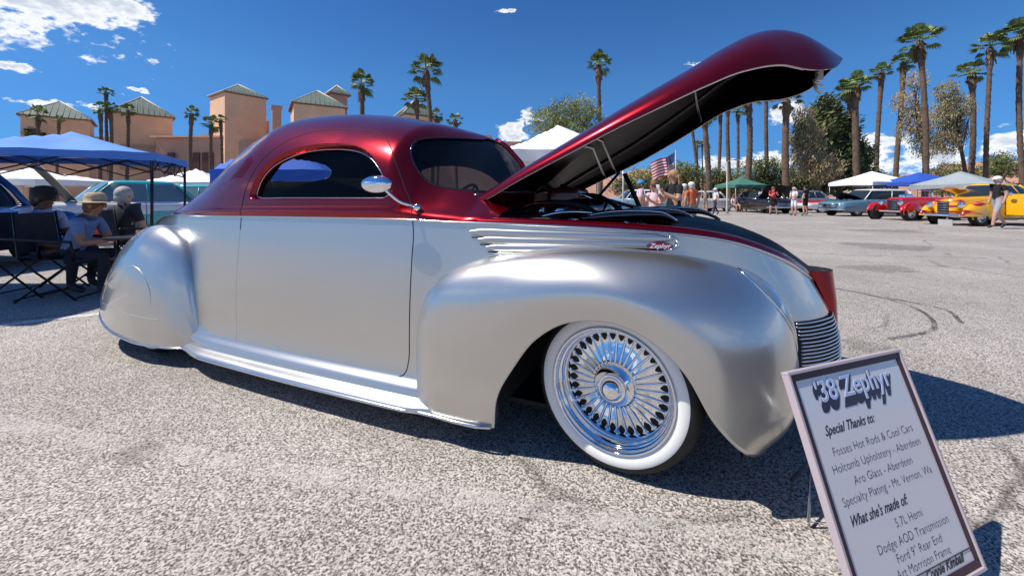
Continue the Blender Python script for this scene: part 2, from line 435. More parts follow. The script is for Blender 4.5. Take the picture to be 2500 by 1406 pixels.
wS = cr(ws_index(cr(ws_sz, 70, True)), 900, True)
fL = cr(to_index(LOW, fwell), 1000, True)
rL = cr(to_index(LOW, [(u-3.175, z) for u, z in fwell]), 700, True)

b = MB()
for sd in (-1, 1):
    cut(LOW, None, [dL, fL, rL], b, 0, sd)
    cut(UP, None, [dU, wS, rW], b, 1, sd)
body = b.build('body', [silver, red], CAR); set_normals(body, b)
for sd in (-1, 1):
    d = MB(); cut(LOW, dL, [], d, 0, sd); cut(UP, dU, [wU], d, 1, sd)
    DOOR = d.build('door', [silver, red], CAR); set_normals(DOOR, d)
    # dark gap round the door
    g = MB()
    for S, poly in ((UP, dU), (LOW, dL)):
        m_ = S['P'].shape[1]-1; ok = (poly[:, 1] <= m_+.3) & (poly[:, 1] >= 0)
        k0 = int(np.argmax(~ok)); poly2 = np.roll(poly, -k0, axis=0); ok = np.roll(ok, -k0)
        Q = bil(S['P'], poly2[ok][:, 0], poly2[ok][:, 1])+bil(S['N'], poly2[ok][:, 0], poly2[ok][:, 1])*-.0008
        Q[:, 1] *= sd; g.tube(Q[::3], [(.0012 if (q_[0] < -2.15 and q_[2] < .9) or (q_[2] < .22 and q_[0] < -1.3) else .0032) for q_ in Q[::3]], 6)
    g.build('door_gap', seam_m, CAR)
    # window reveal, bright bead, glass
    n_ = len(wU); Q0 = bil(UP['P'], wU[:, 0], wU[:, 1]); N0 = bil(UP['N'], wU[:, 0], wU[:, 1]); c0 = Q0.mean(0)
    def ring(shr, dep):
        R = Q0-N0*dep; R = R+(c0-R)*np.array([shr*.55, 0, shr])[None]; R = R.copy(); R[:, 1] *= sd; return R
    loops = [ring(0, -.0005), ring(.02, .004), ring(.05, .016), ring(.075, .034), ring(.08, .05)]
    r_ = MB(); G = np.array(loops)[:, ::3]; G = np.concatenate([G, G[:, :1]], 1); r_.grid(G, 0, True, flip=(sd == 1))
    r_.build('window_surround', red, DOOR)
    t_ = MB(); t_.tube(ring(.085, .03)[::3], .0026, 6, closed=True); t_.build('window_bead', satin, DOOR)
    gl = MB(); R = ring(.08, .045)[::6]; cc = R.mean(0); gl.add(np.vstack([R, cc]), [(k, (k+1) % len(R), len(R)) for k in range(len(R))], 0, False)
    gl.build('door_glass', clear_tint, DOOR)
    # windscreen pane with its rubber
    w = MB(); cut(UP, wS, [], w, 0, sd, off=-.006); o = w.build('windscreen', tint, CAR); set_normals(o, w)
    w = MB(); Q = bil(UP['P'], wS[::4, 0], wS[::4, 1]); Q[:, 1] *= sd; w.tube(Q, .006, 6, closed=True); w.build('windscreen_rubber', blackgloss, CAR)
    w = MB(); cut(UP, rW, [], w, 0, sd, off=-.006); o = w.build('rear_window', clear_tint, CAR); set_normals(o, w)
    w = MB(); Q = bil(UP['P'], rW[::4, 0], rW[::4, 1]); Q[:, 1] *= sd; w.tube(Q, .006, 6, closed=True); w.build('rear_window_rubber', blackgloss, CAR)
    # headliner and inner side panels
    w = MB(); cut(UP, None, [wU, wS, rW], w, 0, sd, off=-.03, irange=(60, 322), flip=True); w.build('headliner', liner, CAR)
    w = MB(); cut(LOW, None, [fL, rL], w, 0, sd, off=-.035, irange=(60, 260), flip=True); w.build('inner_panel', liner, CAR)
    # belt moulding
    us = np.linspace(-4.45, .82, 260); bl = [(u, sd*(wb(u)+.006), zb(u)+.002) for u in us]
    w = MB(); w.tube(bl, .0055, 8); w.build('belt_moulding', satin, CAR)
# centre bar of the windscreen
w = MB(); zz = np.linspace(1.125, 1.47, 14); w.tube([(UP['P'][np.argmin(np.abs(UP['P'][250:, 0, 2]-z))+250, 0, 0]+.004, 0, z) for z in zz], .016, 8); w.build('windscreen_bar', red, CAR)

# rails along the open engine bay, and the red prow
for sd in (-1, 1):
    us = np.linspace(-.62, .83, 90)
    G = np.array([[(u, sd*(wb(u)+o_), zb(u)+h_) for o_, h_ in ((.002, .0), (.0, .012), (-.012, .024), (-.03, .029), (-.048, .027), (-.056, .018), (-.058, -.12))] for u in us])
    w = MB(); w.grid(G, 0, True, flip=(sd == 1)); w.build('bay_rail', red, CAR)
G = []
for z in np.linspace(.19, .745, 24):
    ue = float(np.interp(z, [.19, .3, .48, .62, .70, .745], [.885, .905, .912, .875, .84, .82])); row = []
    nose = float(np.interp(z, [.19, .24, .3, .6, .745], [.915, .936, .946, .944, .930]))
    for a in np.linspace(-PI/2, PI/2, 17): row.append((ue+(nose-ue)*math.cos(a)**.8, .088*math.sin(a), z))
    G.append(row)
w = MB(); w.grid(G, 0, True, flip=True)
top = G[-1]; w.add([(p[0], p[1], .746) for p in top]+[(.80, .1, .74), (.80, -.1, .74)], [tuple(range(19))], 0)
w.build('prow', red, CAR)

# engine bay
w = MB(); w.box((-.1, 0, .62), (1.0, .8, .02)); w.box((-.62, 0, .80), (.03, 1.35, .42), 0); w.build('bay_floor', blackmatte, CAR)
w = MB()
for k, (hw, z) in enumerate([(.0, 0)]):
    G = []
    for u in np.linspace(.20, .83, 30):
        ww = float(wb(u))-.05; row = []
        for a in np.linspace(-1, 1, 21): row.append((u, -a*ww, float(zb(u))+.026+.035*(1-a*a)-(.05 if u < .22 else 0)))
        G.append(row)
    w.grid(G, 0, True, flip=False)
w.build('radiator_cover', mat('satin black panel', (.004, .004, .005), .45, spec=.12), CAR)
for s0, ua, ub in ((.40, -.22, .26), (.08, -.2, .34), (-.26, -.18, .46)):
    w = MB(); P_ = []; rr = []
    for t in np.linspace(0, 1, 22):
        u = ua+(ub-ua)*t; P_.append((u, -s0, .985+.03*math.sin(PI*min(t*1.3, 1)*.5)-(.055*max(0, (t-.78)/.22)**2))); rr.append(.010+.021*math.sin(PI*min(1, t*1.05)**.8))
    w.tube(P_, rr, 12); DU = w.build('intake_duct', blackgloss, CAR)
    w = MB(); w.tube([(p[0], p[1]-r_*.75, p[2]+r_*.72) for p, r_ in zip(P_[2:-1], rr[2:-1])], .0045, 6); w.build('duct_highlight', chrome, DU)  # chrome strip added to stand in for the highlight along the duct
w = MB(); w.box((-.3, 0, .80), (.5, .34, .26)); w.build('engine_block', maroon, CAR, bevel=.04, seg=3)
for s0 in (.2, -.2):
    w = MB(); w.box((-.3, -s0, .90), (.46, .14, .10)); w.build('valve_cover', maroon, CAR, bevel=.03, seg=3)
w = MB(); w.lathe([(0, .07), (.10, .07), (.14, .05), (.15, .0), (.14, -.04), (0, -.05)], 28, 0, Matrix.Translation((-.28, 0, 1.02))); w.build('air_cleaner', mat('dark chrome', (.25, .2, .2), .15, 1.0), CAR)
for (u, s0, r) in ((0.0, .18, .07), (.02, -.1, .085), (.0, .34, .055)):
    w = MB(); M_ = Matrix.Translation((u, -s0, .86)) @ Matrix.Rotation(PI/2, 4, 'Y')
    w.lathe([(0, .03), (r*.35, .03), (r*.4, .02), (r*.85, .018), (r, .03), (r, -.01), (r*.8, -.02), (0, -.02)], 26, 0, M_); w.build('pulley', satin, CAR)
w = MB(); w.tube([(-.02+.11*math.cos(a), -.04+.25*math.sin(a), .87) for a in ()] or [(.03, -.38, .86), (.03, -.2, .93), (.03, .1, .95), (.03, .18, .86), (.03, 0, .79), (.03, -.3, .80)], .007, 6, closed=True); w.build('drive_belt', blackmatte, CAR)
for pts, r in (([(-.55, .50, 1.08), (-.35, .46, 1.10), (-.05, .42, 1.03), (.12, .38, .99)], .012), ([(-.5, -.45, .97), (-.3, -.42, 1.02), (-.1, -.3, 1.0), (.05, -.2, .93)], .010),
               ([(-.58, .1, 1.02), (-.4, .1, 1.09), (-.2, .0, 1.10), (0, -.1, .98)], .014), ([(-.55, -.25, 1.0), (-.45, -.3, 1.06), (-.2, -.33, 1.04), (-.02, -.4, .9)], .016)):
    w = MB(); w.tube(cr(pts, 20), r, 8); w.build('pipe', chrome if r < .013 else blackmatte, CAR)
w = MB(); w.tube([(-.44, .02, 1.17), (-.14, .0, 1.045)], .011, 8); w.build('brace_rod', chrome, CAR)
w = MB(); w.box((-.40, .06, 1.10), (.20, .30, .10)); w.build('intake_box', maroon, CAR, bevel=.03, seg=3)
for k, (x, y) in enumerate(((-.50, -.2), (-.46, .26), (-.25, .30), (-.34, -.36), (-.12, .24))):
    w = MB(); w.lathe([(0, 0), (.028, 0), (.03, .01), (.03, .035), (.022, .045), (0, .047)], 14, 0, Matrix.Translation((x, y, 1.0))); w.build('filler_cap', chrome if k % 2 else satin, CAR)
for k in range(8):
    y0 = -.40+.1*k; w = MB(); w.tube(cr([(-.60, y0, 1.0), (-.48, y0+.03*math.sin(k), 1.06-.01*(k % 3)), (-.32, y0*.6, 1.04), (-.18, y0*.5, .96)], 14), .006, 6); w.build('ignition_wire', blackmatte if k % 2 else red, CAR)
w = MB(); w.box((-.42, -.48, .93), (.22, .16, .14)); w.build('brake_booster', blackmatte, CAR, bevel=.03, seg=3)
w = MB(); w.lathe([(0, 0), (.05, 0), (.055, .02), (.055, .14), (.03, .17), (0, .17)], 18, 0, Matrix.Translation((-.50, .46, .9))); w.build('reservoir', chrome, CAR)
# dashboard, seats, steering wheel
w = MB(); w.box((-1.02, 0, .98), (.28, 1.3, .16)); w.build('dashboard', mat('dark red vinyl', (.05, .006, .01), .5), CAR, bevel=.05, seg=3)
w = MB(); w.box((-.93, .12, 1.075), (.16, .26, .012), rot=Matrix.Rotation(-.35, 3, 'Y')); w.build('dash_card', mat('white card', (.75, .76, .78), .6), CAR)
w = MB(); w.box((-.98, -.30, 1.08), (.10, .22, .05)); w.build('dash_box', mat('grey felt', (.25, .26, .28), .8), CAR, bevel=.01)
for s0 in (.34, -.34):
    w = MB(); w.box((-1.85, -s0, .55), (.5, .5, .16)); w.box((-2.12, -s0, .84), (.14, .5, .52), rot=Matrix.Rotation(-.2, 3, 'Y')); w.build('seat', liner, CAR, bevel=.05, seg=3)
w = MB(); w.box((-2.7, 0, .62), (.9, 1.4, .5)); w.build('rear_shelf', liner, CAR, bevel=.05)
Ms = Matrix.Translation((-1.33, .36, 1.02)) @ Matrix.Rotation(-1.1, 4, 'Y')
w = MB(); w.tube([Ms @ Vector((.19*math.cos(a), .19*math.sin(a), 0)) for a in np.linspace(0, 2*PI, 28, endpoint=False)], .012, 8, closed=True)
for a in (.2, 2.9, 4.7): w.tube([Ms @ Vector((0, 0, -.02)), Ms @ Vector((.19*math.cos(a), .19*math.sin(a), 0))], .008, 6)
w.build('steering_wheel', mat('ivory plastic', (.55, .5, .4), .35), CAR)
w = MB(); w.box((-2.0, 0, .14), (4.1, 1.3, .02)); w.box((.1, 0, .22), (.9, .6, .02)); w.build('underbody', blackmatte, CAR)

# ------------------------------------------------------------------ fenders
def loft(rows, nu, nv):
    R = [cr(r, nv) for r in rows]; R = np.array(R)
    return np.stack([cr(R[:, j], nu) for j in range(nv)], 1)
FF = [
 [(-.905, .795, .113), (-.875, .855, .113), (-.80, .885, .113), (-.70, .89, .113), (-.58, .885, .113), (-.475, .87, .118)],
 [(-.905, .795, .30), (-.882, .855, .30), (-.81, .895, .30), (-.70, .905, .30), (-.56, .905, .29), (-.445, .90, .27)],
 [(-.90, .795, .50), (-.872, .855, .51), (-.80, .90, .51), (-.66, .917, .50), (-.5, .92, .46), (-.365, .912, .41)],
 [(-.845, .785, .665), (-.815, .835, .68), (-.74, .885, .675), (-.60, .92, .64), (-.43, .93, .59), (-.275, .92, .53)],
 [(-.665, .755, .785), (-.63, .80, .80), (-.54, .865, .79), (-.42, .91, .745), (-.28, .935, .69), (-.15, .925, .615)],
 [(-.33, .69, .85), (-.29, .75, .872), (-.22, .83, .862), (-.14, .895, .81), (-.06, .932, .735), (0, .925, .64)],
 [(0, .62, .862), (.01, .69, .885), (.04, .78, .88), (.08, .87, .82), (.11, .927, .73), (.135, .925, .605)],
 [(.27, .54, .82), (.285, .61, .855), (.30, .71, .86), (.305, .82, .80), (.29, .905, .67), (.265, .92, .50)],
 [(.45, .44, .76), (.475, .51, .80), (.50, .62, .79), (.495, .75, .71), (.44, .87, .53), (.365, .90, .33)],
 [(.54, .37, .66), (.585, .43, .69), (.622, .54, .675), (.622, .67, .59), (.56, .80, .40), (.455, .865, .235)],
 [(.56, .33, .52), (.62, .38, .53), (.665, .48, .50), (.668, .60, .44), (.62, .72, .30), (.515, .79, .20)],
 [(.54, .32, .35), (.60, .355, .345), (.65, .43, .33), (.655, .53, .29), (.61, .62, .225), (.53, .68, .185)],
 [(.50, .33, .25), (.55, .36, .245), (.59, .42, .235), (.60, .49, .215), (.57, .55, .19), (.52, .58, .175)]]
RF = [
 [(-2.60, .80, .13), (-2.61, .806, .13), (-2.62, .812, .13), (-2.63, .82, .13), (-2.645, .826, .13), (-2.66, .83, .13)],
 [(-2.655, .80, .38), (-2.69, .835, .36), (-2.73, .865, .33), (-2.75, .882, .27), (-2.765, .885, .20), (-2.775, .88, .13)],
 [(-2.715, .79, .60), (-2.765, .84, .58), (-2.84, .89, .50), (-2.89, .915, .38), (-2.92, .92, .26), (-2.93, .905, .13)],
 [(-2.82, .765, .79), (-2.865, .82, .78), (-2.95, .88, .69), (-3.01, .925, .50), (-3.04, .937, .32), (-3.05, .925, .135)],
 [(-3.0, .72, .88), (-3.03, .78, .885), (-3.10, .86, .81), (-3.16, .925, .60), (-3.19, .942, .38), (-3.2, .925, .145)],
 [(-3.25, .67, .885), (-3.27, .73, .89), (-3.31, .81, .82), (-3.36, .89, .63), (-3.4, .925, .4), (-3.4, .91, .16)],
 [(-3.55, .59, .825), (-3.56, .66, .83), (-3.58, .74, .76), (-3.6, .825, .59), (-3.62, .87, .38), (-3.63, .865, .19)],
 [(-3.82, .50, .68), (-3.83, .57, .675), (-3.84, .65, .61), (-3.85, .73, .48), (-3.86, .775, .34), (-3.86, .78, .22)],
 [(-4.0, .43, .46), (-4.02, .48, .455), (-4.04, .54, .42), (-4.05, .60, .36), (-4.05, .63, .30), (-4.04, .64, .25)],
 [(-4.06, .40, .30), (-4.08, .43, .30), (-4.09, .46, .295), (-4.10, .49, .285), (-4.10, .51, .275), (-4.09, .52, .265)]]
def add_lip(R, w_in=.045):
    """turns the bottom edge inwards so that it has thickness"""
    E = R[:, -1]; a = E+np.array([0, -.008, -.0]); a2 = E+np.array([0, -.022, .006]); a3 = E+np.array([0, -w_in, .03])
    return np.concatenate([R, a[:, None], a2[:, None], a3[:, None]], 1)
def grid_normals(P):
    N = np.cross(np.gradient(P, axis=0), np.gradient(P, axis=1)); N /= np.maximum(np.linalg.norm(N, axis=-1, keepdims=True), 1e-9)
    if N[..., 1].mean() < 0: N = -N
    return N
RF = [[(r[0][0]+.0, r[0][1]-.14, r[0][2]-.01)]+r for r in RF]
FG = loft(FF, 150, 70); RG = loft(RF, 110, 60)
FGl, RGl = add_lip(FG), add_lip(RG)
# soften the edge where each fender meets the body: sink first column
for Gd in (FGl, RGl): Gd[:, 0, 1] -= .02
for sd in (-1, 1):
    def mir(P): Q = np.array(P, float).copy(); Q[..., 1] *= sd; return Q
    w = MB(); w.grid(mir(FGl), 0, True, flip=(sd == 1)); FEN = w.build('front_fender', silver, CAR)
    w = MB(); w.grid(mir(RGl), 0, True, flip=(sd == -1)); RFEN = w.build('rear_fender', silver, CAR)
    # bead pressed round the wheel skirt of the rear fender
    N_ = grid_normals(RG)
    def on_rf(u, z):
        d = (RG[..., 0]-u)**2+(RG[..., 2]-z)**2+np.where(np.arange(RG.shape[1])[None, :] < 18, 1.0, 0); k = np.unravel_index(np.argmin(d), d.shape); return RG[k]+N_[k]*(-.0015)
    SK = [(-3.575, .353), (-3.52, .455), (-3.40, .565), (-3.24, .63), (-3.09, .64), (-2.99, .58), (-2.93, .47), (-2.91, .33)]
    Q = cr([on_rf(u, z) for u, z in SK], 60); Q = cr(Q[::4], 60); w = MB(); w.tube(mir(Q), .0042, 8); w.build('skirt_bead', silver, RFEN)
    Q = cr([on_rf(u, z) for u, z in [(-3.9, .30), (-3.7, .33), (-3.5, .335), (-3.3, .325), (-3.1, .315), (-2.95, .31), (-2.85, .31)]], 40); w = MB(); w.tube(mir(Q), .003, 8); w.build('skirt_seam', silver, RFEN)
    Q = RG[2:104, -1]+np.array([0, .002, -.002]); w = MB(); w.tube(mir(Q), .006, 8); w.build('fender_edge_trim', satin, RFEN)
    # headlamp lens set into the nose of the fender
    N_ = grid_normals(FG); n_a, n_b = 22, 40; G = np.zeros((n_a, n_b+1, 3))
    for a in range(n_a):
        for b_ in range(n_b+1):
            th = 2*PI*b_/n_b; r = a/(n_a-1); i = 117+13.5*r*math.cos(th)+3*r*math.sin(th); j = 21+10.5*r*math.sin(th)
            G[a, b_] = bil(FG, np.array(i), np.array(j))+bil(N_, np.array(i), np.array(j))*(.016*math.sqrt(max(0, 1-r*r))+.001)
    w = MB(); w.grid(mir(G), 0, True, flip=(sd == -1)); LAMP = w.build('headlight', mat('lamp glass', (.30, .36, .42), .03, 0.55, coat=1.0), FEN)
    w = MB(); w.tube(mir(G[-1][:-1]), .0045, 8, closed=True); w.build('headlight_rim', chrome, LAMP)
    # running board with its bright edge
    rows = []
    for u in np.linspace(-2.78, -.72, 60):
        k = np.clip((u+2.78)/.35, 0, 1); bs = float(wl(u))
        o_ = .045+.055*k*k*(3-2*k); z0 = .285-.02*k
        e_ = float(np.clip((u+.90)/.17, 0, 1)); e_ = e_*e_*(3-2*e_); o_ = o_+(.872-bs-o_)*e_
        rows.append([(u, bs+.006, z0), (u, bs+.018, .235), (u, bs+.032+.2*o_, .195), (u, bs+.6*o_, .168), (u, bs+o_, .150), (u, bs+o_+.012, .138), (u, bs+o_+.012, .122), (u, bs+o_-.005, .112), (u, bs-.08, .11)])
    G = np.array([cr(r, 30) for r in rows]); w = MB(); w.grid(mir(G), 0, True, flip=(sd == 1)); RB = w.build('running_board', silver, CAR)
    Q = [(u, float(wl(u))+.045+.055*float(np.clip((u+2.78)/.35, 0, 1))**1.5+.012, .128) for u in np.linspace(-2.78, -.92, 46)]+[(-.84, .903, .126), (-.76, .899, .124), (-.65, .900, .122), (-.55, .895, .121), (-.485, .878, .122)]
    w = MB(); w.tube(mir(Q), .008, 8); w.build('edge_trim', satin, RB)
    # dark wheel wells
    for cu, s_in in ((0, .42), (-3.175, .45)):
        G = [[(cu+r*math.cos(a), s_, .345+r*math.sin(a)) for r, s_ in ((.47, .86 if cu == 0 else .80), (.47, s_in), (.0, s_in))] for a in np.linspace(-.30, PI+.30, 30)]
        G = np.array(G); G[..., 2] = np.maximum(G[..., 2], .20); w = MB(); w.grid(mir(G), 0, True); w.box((cu+.02, 0, .38), (.8, 2*s_in-.02, .36)); w.build('wheel_well', blackmatte, CAR)
    # side grille spears on the bonnet side
    def lows(u, z):
        t = np.clip((float(zb(u))-z)/(float(zb(u))-.15), 0, 1); return float(lower_pt(np.array(u), np.array(t))[1])
    louv = mat('louvre silver', (.52, .53, .53), .33, .92)
    for k, (ua, za, ub, z_b, hh) in enumerate(((-.655, .934, .235, .921, .0185), (-.612, .900, .215, .896, .0165), (-.572, .866, .05, .872, .0155), (-.53, .833, -.15, .842, .0145), (-.47, .806, -.25, .822, .009))):
        G = []
        for t in np.linspace(0, 1, 60):
            u = ua+(ub-ua)*t; z = za+(z_b-za)*t; e = min(1, 10*t+.35, 8*(1-t)+.3)
            row = []
            for a in np.linspace(-PI/2, PI/2, 9): row.append((u, lows(u, z)+.001+.011*e*math.cos(a), z+hh*e*math.sin(a)*1.12))
            G.append(row)
        w = MB(); w.grid(mir(G), 0, True, flip=(sd == -1)); w.build('side_louvre', louv, CAR)
        Q = [(u, lows(u, z_)+.0022, z_) for u, z_ in [(ua+.012+(ub-ua-.03)*t, za-hh*1.25+(z_b-za)*t) for t in np.linspace(0, 1, 40)]]; w = MB(); w.tube(mir(Q), .0034, 6); w.build('louvre_gap', seam_m, CAR)
    pl = [(-.67, .955), (-.45, .79), (.12, .85), (.235, .90), (.235, .938)]
    # round end of the spear and the badge
    Q = [(.215+.03*math.sin(a), 0, .905+.024*math.cos(a)) for a in np.linspace(-.2, PI, 14)]; Q = [(u, lows(u, z)+.006, z) for u, _, z in Q]
    w = MB(); w.tube(mir(Q), .007, 8); w.build('louvre_end', satin, CAR)
    w = MB(); V = []; cu_, cz_ = .175, .893
    for r in (0, .6, 1):
        for a in np.linspace(0, 2*PI, 24, endpoint=False):
            u = cu_+.052*r*math.cos(a); z = cz_+.0155*r*math.sin(a); V.append((u, lows(u, z)+.0165-.003*r*r, z))
    F = [(r*24+k, r*24+(k+1) % 24, (r+1)*24+(k+1) % 24, (r+1)*24+k) for r in range(2) for k in range(24)]
    if sd == -1: F = [f[::-1] for f in F]
    w.add(mir(V), F, 0, True); BD = w.build('badge', mat('badge red enamel', (.16, .004, .02), .15, coat=1.0), CAR)
    V, F = text_mesh('Zephyr', .027, shear=.35, offset=.0004)
    V = [(cu_+x*(1 if sd == -1 else -1), sd*(lows(cu_+x, cz_)+.0175-zt), cz_-.008+y) for x, y, zt in V]
    w = MB(); w.add(V, F); w.build('badge_lettering', mat('badge silver', (.85, .85, .88), .3), BD)
    # grille of fine bars low on the nose
    for k in range(16):
        z = .335+.0155*k; G = []
        for s0 in np.linspace(.11, .40, 30):
            t = (float(zb(.8))-z)/(float(zb(.8))-.21); uu = np.linspace(.4, .83, 90); Pq = lower_pt(uu, np.full(90, (zb(uu)-z)/(zb(uu)-.2)))
            i = int(np.argmin(np.abs(Pq[:, 1]-s0))); G.append((Pq[i, 0]+.010, s0, z))
        w = MB(); w.tube(mir(cr(G[::5]+[G[-1]], 24)), .0042, 6); w.build('grille_bar', satin, CAR)
    G = []
    for z in np.linspace(.325, .575, 12):
        uu = np.linspace(.3, .83, 160); Pq = lower_pt(uu, (zb(uu)-z)/(zb(uu)-.2)); row = []
        for s0 in np.linspace(.10, .405, 16):
            i = int(np.argmin(np.abs(Pq[:, 1]-s0))); row.append((Pq[i, 0]+.004, s0+.002, z))
        G.append(row)
    w = MB(); w.grid(mir(G), 0, True, flip=(sd == 1)); w.build('grille_opening', blackmatte, CAR)

# ------------------------------------------------------------------ wheels
def rot_to(ax_out, steer=0.0): pass
def make_wheel(u, sd, steer, detail=True):
    # local Z of the wheel points outwards
    M0 = Matrix.Translation((u, sd*.80, .335)) @ Matrix.Rotation(steer, 4, 'Z') @ Matrix.Rotation(PI/2 if sd == -1 else -PI/2, 4, 'X')
    w = MB(); w.lathe([(.244, -.012), (.2475, .001), (.244, .006), (.238, .003), (.235, -.008), (.229, -.020), (.226, -.022), (.222, -.024), (.219, -.045), (.214, -.050), (.211, -.052), (.209, -.088), (.208, -.20)], 96)
    o = w.build('wheel', chrome, CAR); o.matrix_local = M0
    w = MB(); w.lathe([(.246, -.02), (.256, -.006), (.275, .0), (.296, -.001), (.309, -.006), (.322, -.018), (.332, -.04), (.335, -.055), (.335, -.15), (.331, -.18), (.31, -.21), (.25, -.2)], 96); w.build('tyre', rubber, o)
    w = MB(); w.lathe([(.2455, -.008), (.252, -.002), (.260, .0025), (.275, .004), (.287, .0035), (.294, .0005)], 96); w.build('whitewall', white_rubber, o)
    w = MB(); w.lathe([(.212, -.088), (.205, -.089), (.19, -.090), (.15, -.082), (.10, -.066), (.084, -.058), (.083, -.048), (.079, -.044), (.058, -.040), (.055, -.026), (.0, -.02)], 96); w.build('wheel_disc', chrome, o)
    w = MB(); w.lathe([(.056, -.03), (.056, -.018), (.052, -.013), (.048, -.016), (.045, -.012), (.040, .002), (.028, .014), (.014, .019), (0, .02)], 48); w.build('hubcap', chrome, o)
    if detail:
        n = 32; sl = MB(); V = [(.1945, 0, -.0875)]
        for k in range(16):
            a = 2*PI*k/16; V.append((.1915+.0190*math.cos(a), .0116*math.sin(a)*(1+.25*math.cos(a)), -.0870-.0007*math.cos(a)))
        sl.add(V, [(0, 1+k, 1+(k+1) % 16) for k in range(16)]); s0 = sl.build('vent_slot', blackmatte, o)
        sp = MB(); G = []
        for r, hw, h in ((.088, .0040, .000), (.10, .0048, .0045), (.13, .0052, .0060), (.16, .0054, .0065), (.185, .0052, .006), (.204, .0065, .0035), (.209, .010, .0)):
            base = float(np.interp(r, [.084, .10, .15, .19, .212], [-.058, -.066, -.082, -.090, -.088])); row = []
            for t in (-1, -.6, 0, .6, 1): row.append((r, hw*t, base+.001+h*(1-abs(t)**1.5)))
            G.append(row)
        sp.grid(G, 0, True, flip=True); p0 = sp.build('spoke', chrome, o)
        for k in range(n):
            for src, dn in ((s0, .5), (p0, 0)):
                c_ = src if k == 0 else src.copy()
                if k: link(c_); c_.parent = o
                c_.rotation_euler = (0, 0, 2*PI*(k+dn)/n)
        # small slots of the hub plate
    return o
make_wheel(0.0, -1, math.radians(-9)); make_wheel(0.0, 1, math.radians(-9)); make_wheel(-3.175, -1, 0, False); make_wheel(-3.175, 1, 0, False)

# ------------------------------------------------------------------ raised hood
hu = [-.76, -.62, -.5, -.22, 0, .2, .36, .5, .66, .76, .85, .93]
E_z = fx(hu, [1.035, 1.10, 1.165, 1.30, 1.405, 1.495, 1.57, 1.63, 1.662, 1.648, 1.665, 1.75]); E_w = fx(hu, [.60, .60, .60, .60, .595, .575, .53, .47, .38, .31, .22, .04])
C_z = fx(hu, [1.14, 1.215, 1.285, 1.43, 1.545, 1.655, 1.745, 1.83, 1.905, 1.925, 1.895, 1.775])
G = []
for u in np.linspace(-.76, .93, 90):
    row = []
    for a in np.linspace(0, PI, 61):
        n = 2.1; ca = math.cos(a); sa = math.sin(a)
        s_ = float(E_w(u))*math.copysign(abs(ca)**(2/n), ca); h = float(C_z(u)-E_z(u))*sa**(2/n)
        uu = u-.08*(h/.2) + .18*(1-abs(s_)/.6)*np.clip((.0-u)/.7, 0, 1)
        row.append((uu+.03*np.clip((u-.7)/.2, 0, 1), -s_, float(E_z(u))+h-(.05*np.clip((.5-u)/.5, 0, 1)*np.clip(-s_/.5, 0, 1))))
    G.append(row)
G = np.array(G)
HN = np.cross(np.gradient(G, axis=0), np.gradient(G, axis=1)); HN /= np.maximum(np.linalg.norm(HN, axis=-1, keepdims=True), 1e-9)
if HN[..., 2].mean() < 0: HN = -HN
inner = G-HN*.016; inner[:, 0] = G[:, 0]+np.array([0, .022, .002]); inner[:, -1] = G[:, -1]+np.array([0, -.022, .002])
HOODP = G
w = MB(); w.grid(G, 0, True)
for e in (0, -1):
    w.grid(np.stack([G[:, e], inner[:, e]], 1), 0, True, flip=(e == -1))
w.grid(np.stack([G[0], inner[0]], 0), 0, True, flip=True); w.grid(np.stack([G[-1], inner[-1]], 0), 0, True)
HOOD = w.build('hood', red, CAR)
w = MB(); w.grid(inner, 0, True, flip=True); w.build('hood_underside', mat('hood underside black', (.003, .0025, .003), .22, spec=.05), HOOD)
for iu in (26, 30, 60):
    w = MB(); w.tube((inner[iu]-HN[iu]*.004)[3:-3], .012, 8); w.build('hood_brace', blackgloss, HOOD)
for jj in (16, 44):
    w = MB(); w.tube((inner[4:80, jj]-HN[4:80, jj]*.004), .010, 8); w.build('hood_brace', blackgloss, HOOD)
for e in (1, -2):
    w = MB(); w.tube(inner[2:80, 0 if e == 1 else -1], .003, 6); w.build('hood_edge_highlight', satin, HOOD)  # satin tubes added to draw the highlight on the hood's edge flange
w = MB(); w.box((.90, 0, 1.735), (.08, .10, .012), rot=Matrix.Rotation(-.9, 3, 'Y')); w.box((.885, .03, 1.70), (.03, .02, .05)); w.tube([(.86, .02, 1.68), (.87, .02, 1.63), (.89, .02, 1.61)], .008, 8); w.tube([(.86, -.05, 1.69), (.85, -.05, 1.65), (.88, -.05, 1.63)], .006, 8)
w.build('hood_latch', mat('latch plate', (.55, .5, .45), .4, .6), HOOD)
for s_ in (-.5, .5):
    if s_ > 0: w = MB(); w.tube([(-.60, s_, .99), (-.3, s_*.98, 1.10), (-.15, s_*.97, 1.27)], .010, 8); w.build('hood_strut', blackmatte, CAR)
    w = MB(); w.tube(cr([(-.78, s_*1.12, 1.0), (-.79, s_*1.12, 1.06), (-.72, s_*1.13, 1.10), (-.66, s_*1.13, 1.06), (-.67, s_*1.12, 1.0)], 16), .02, 10); w.build('hood_hinge', blackgloss, CAR)
w = MB(); w.tube([(.0, .50, .98), (-.05, .50, 1.10), (-.12, .50, 1.26)], .016, 8); w.build('hinge_arm', blackmatte, CAR)

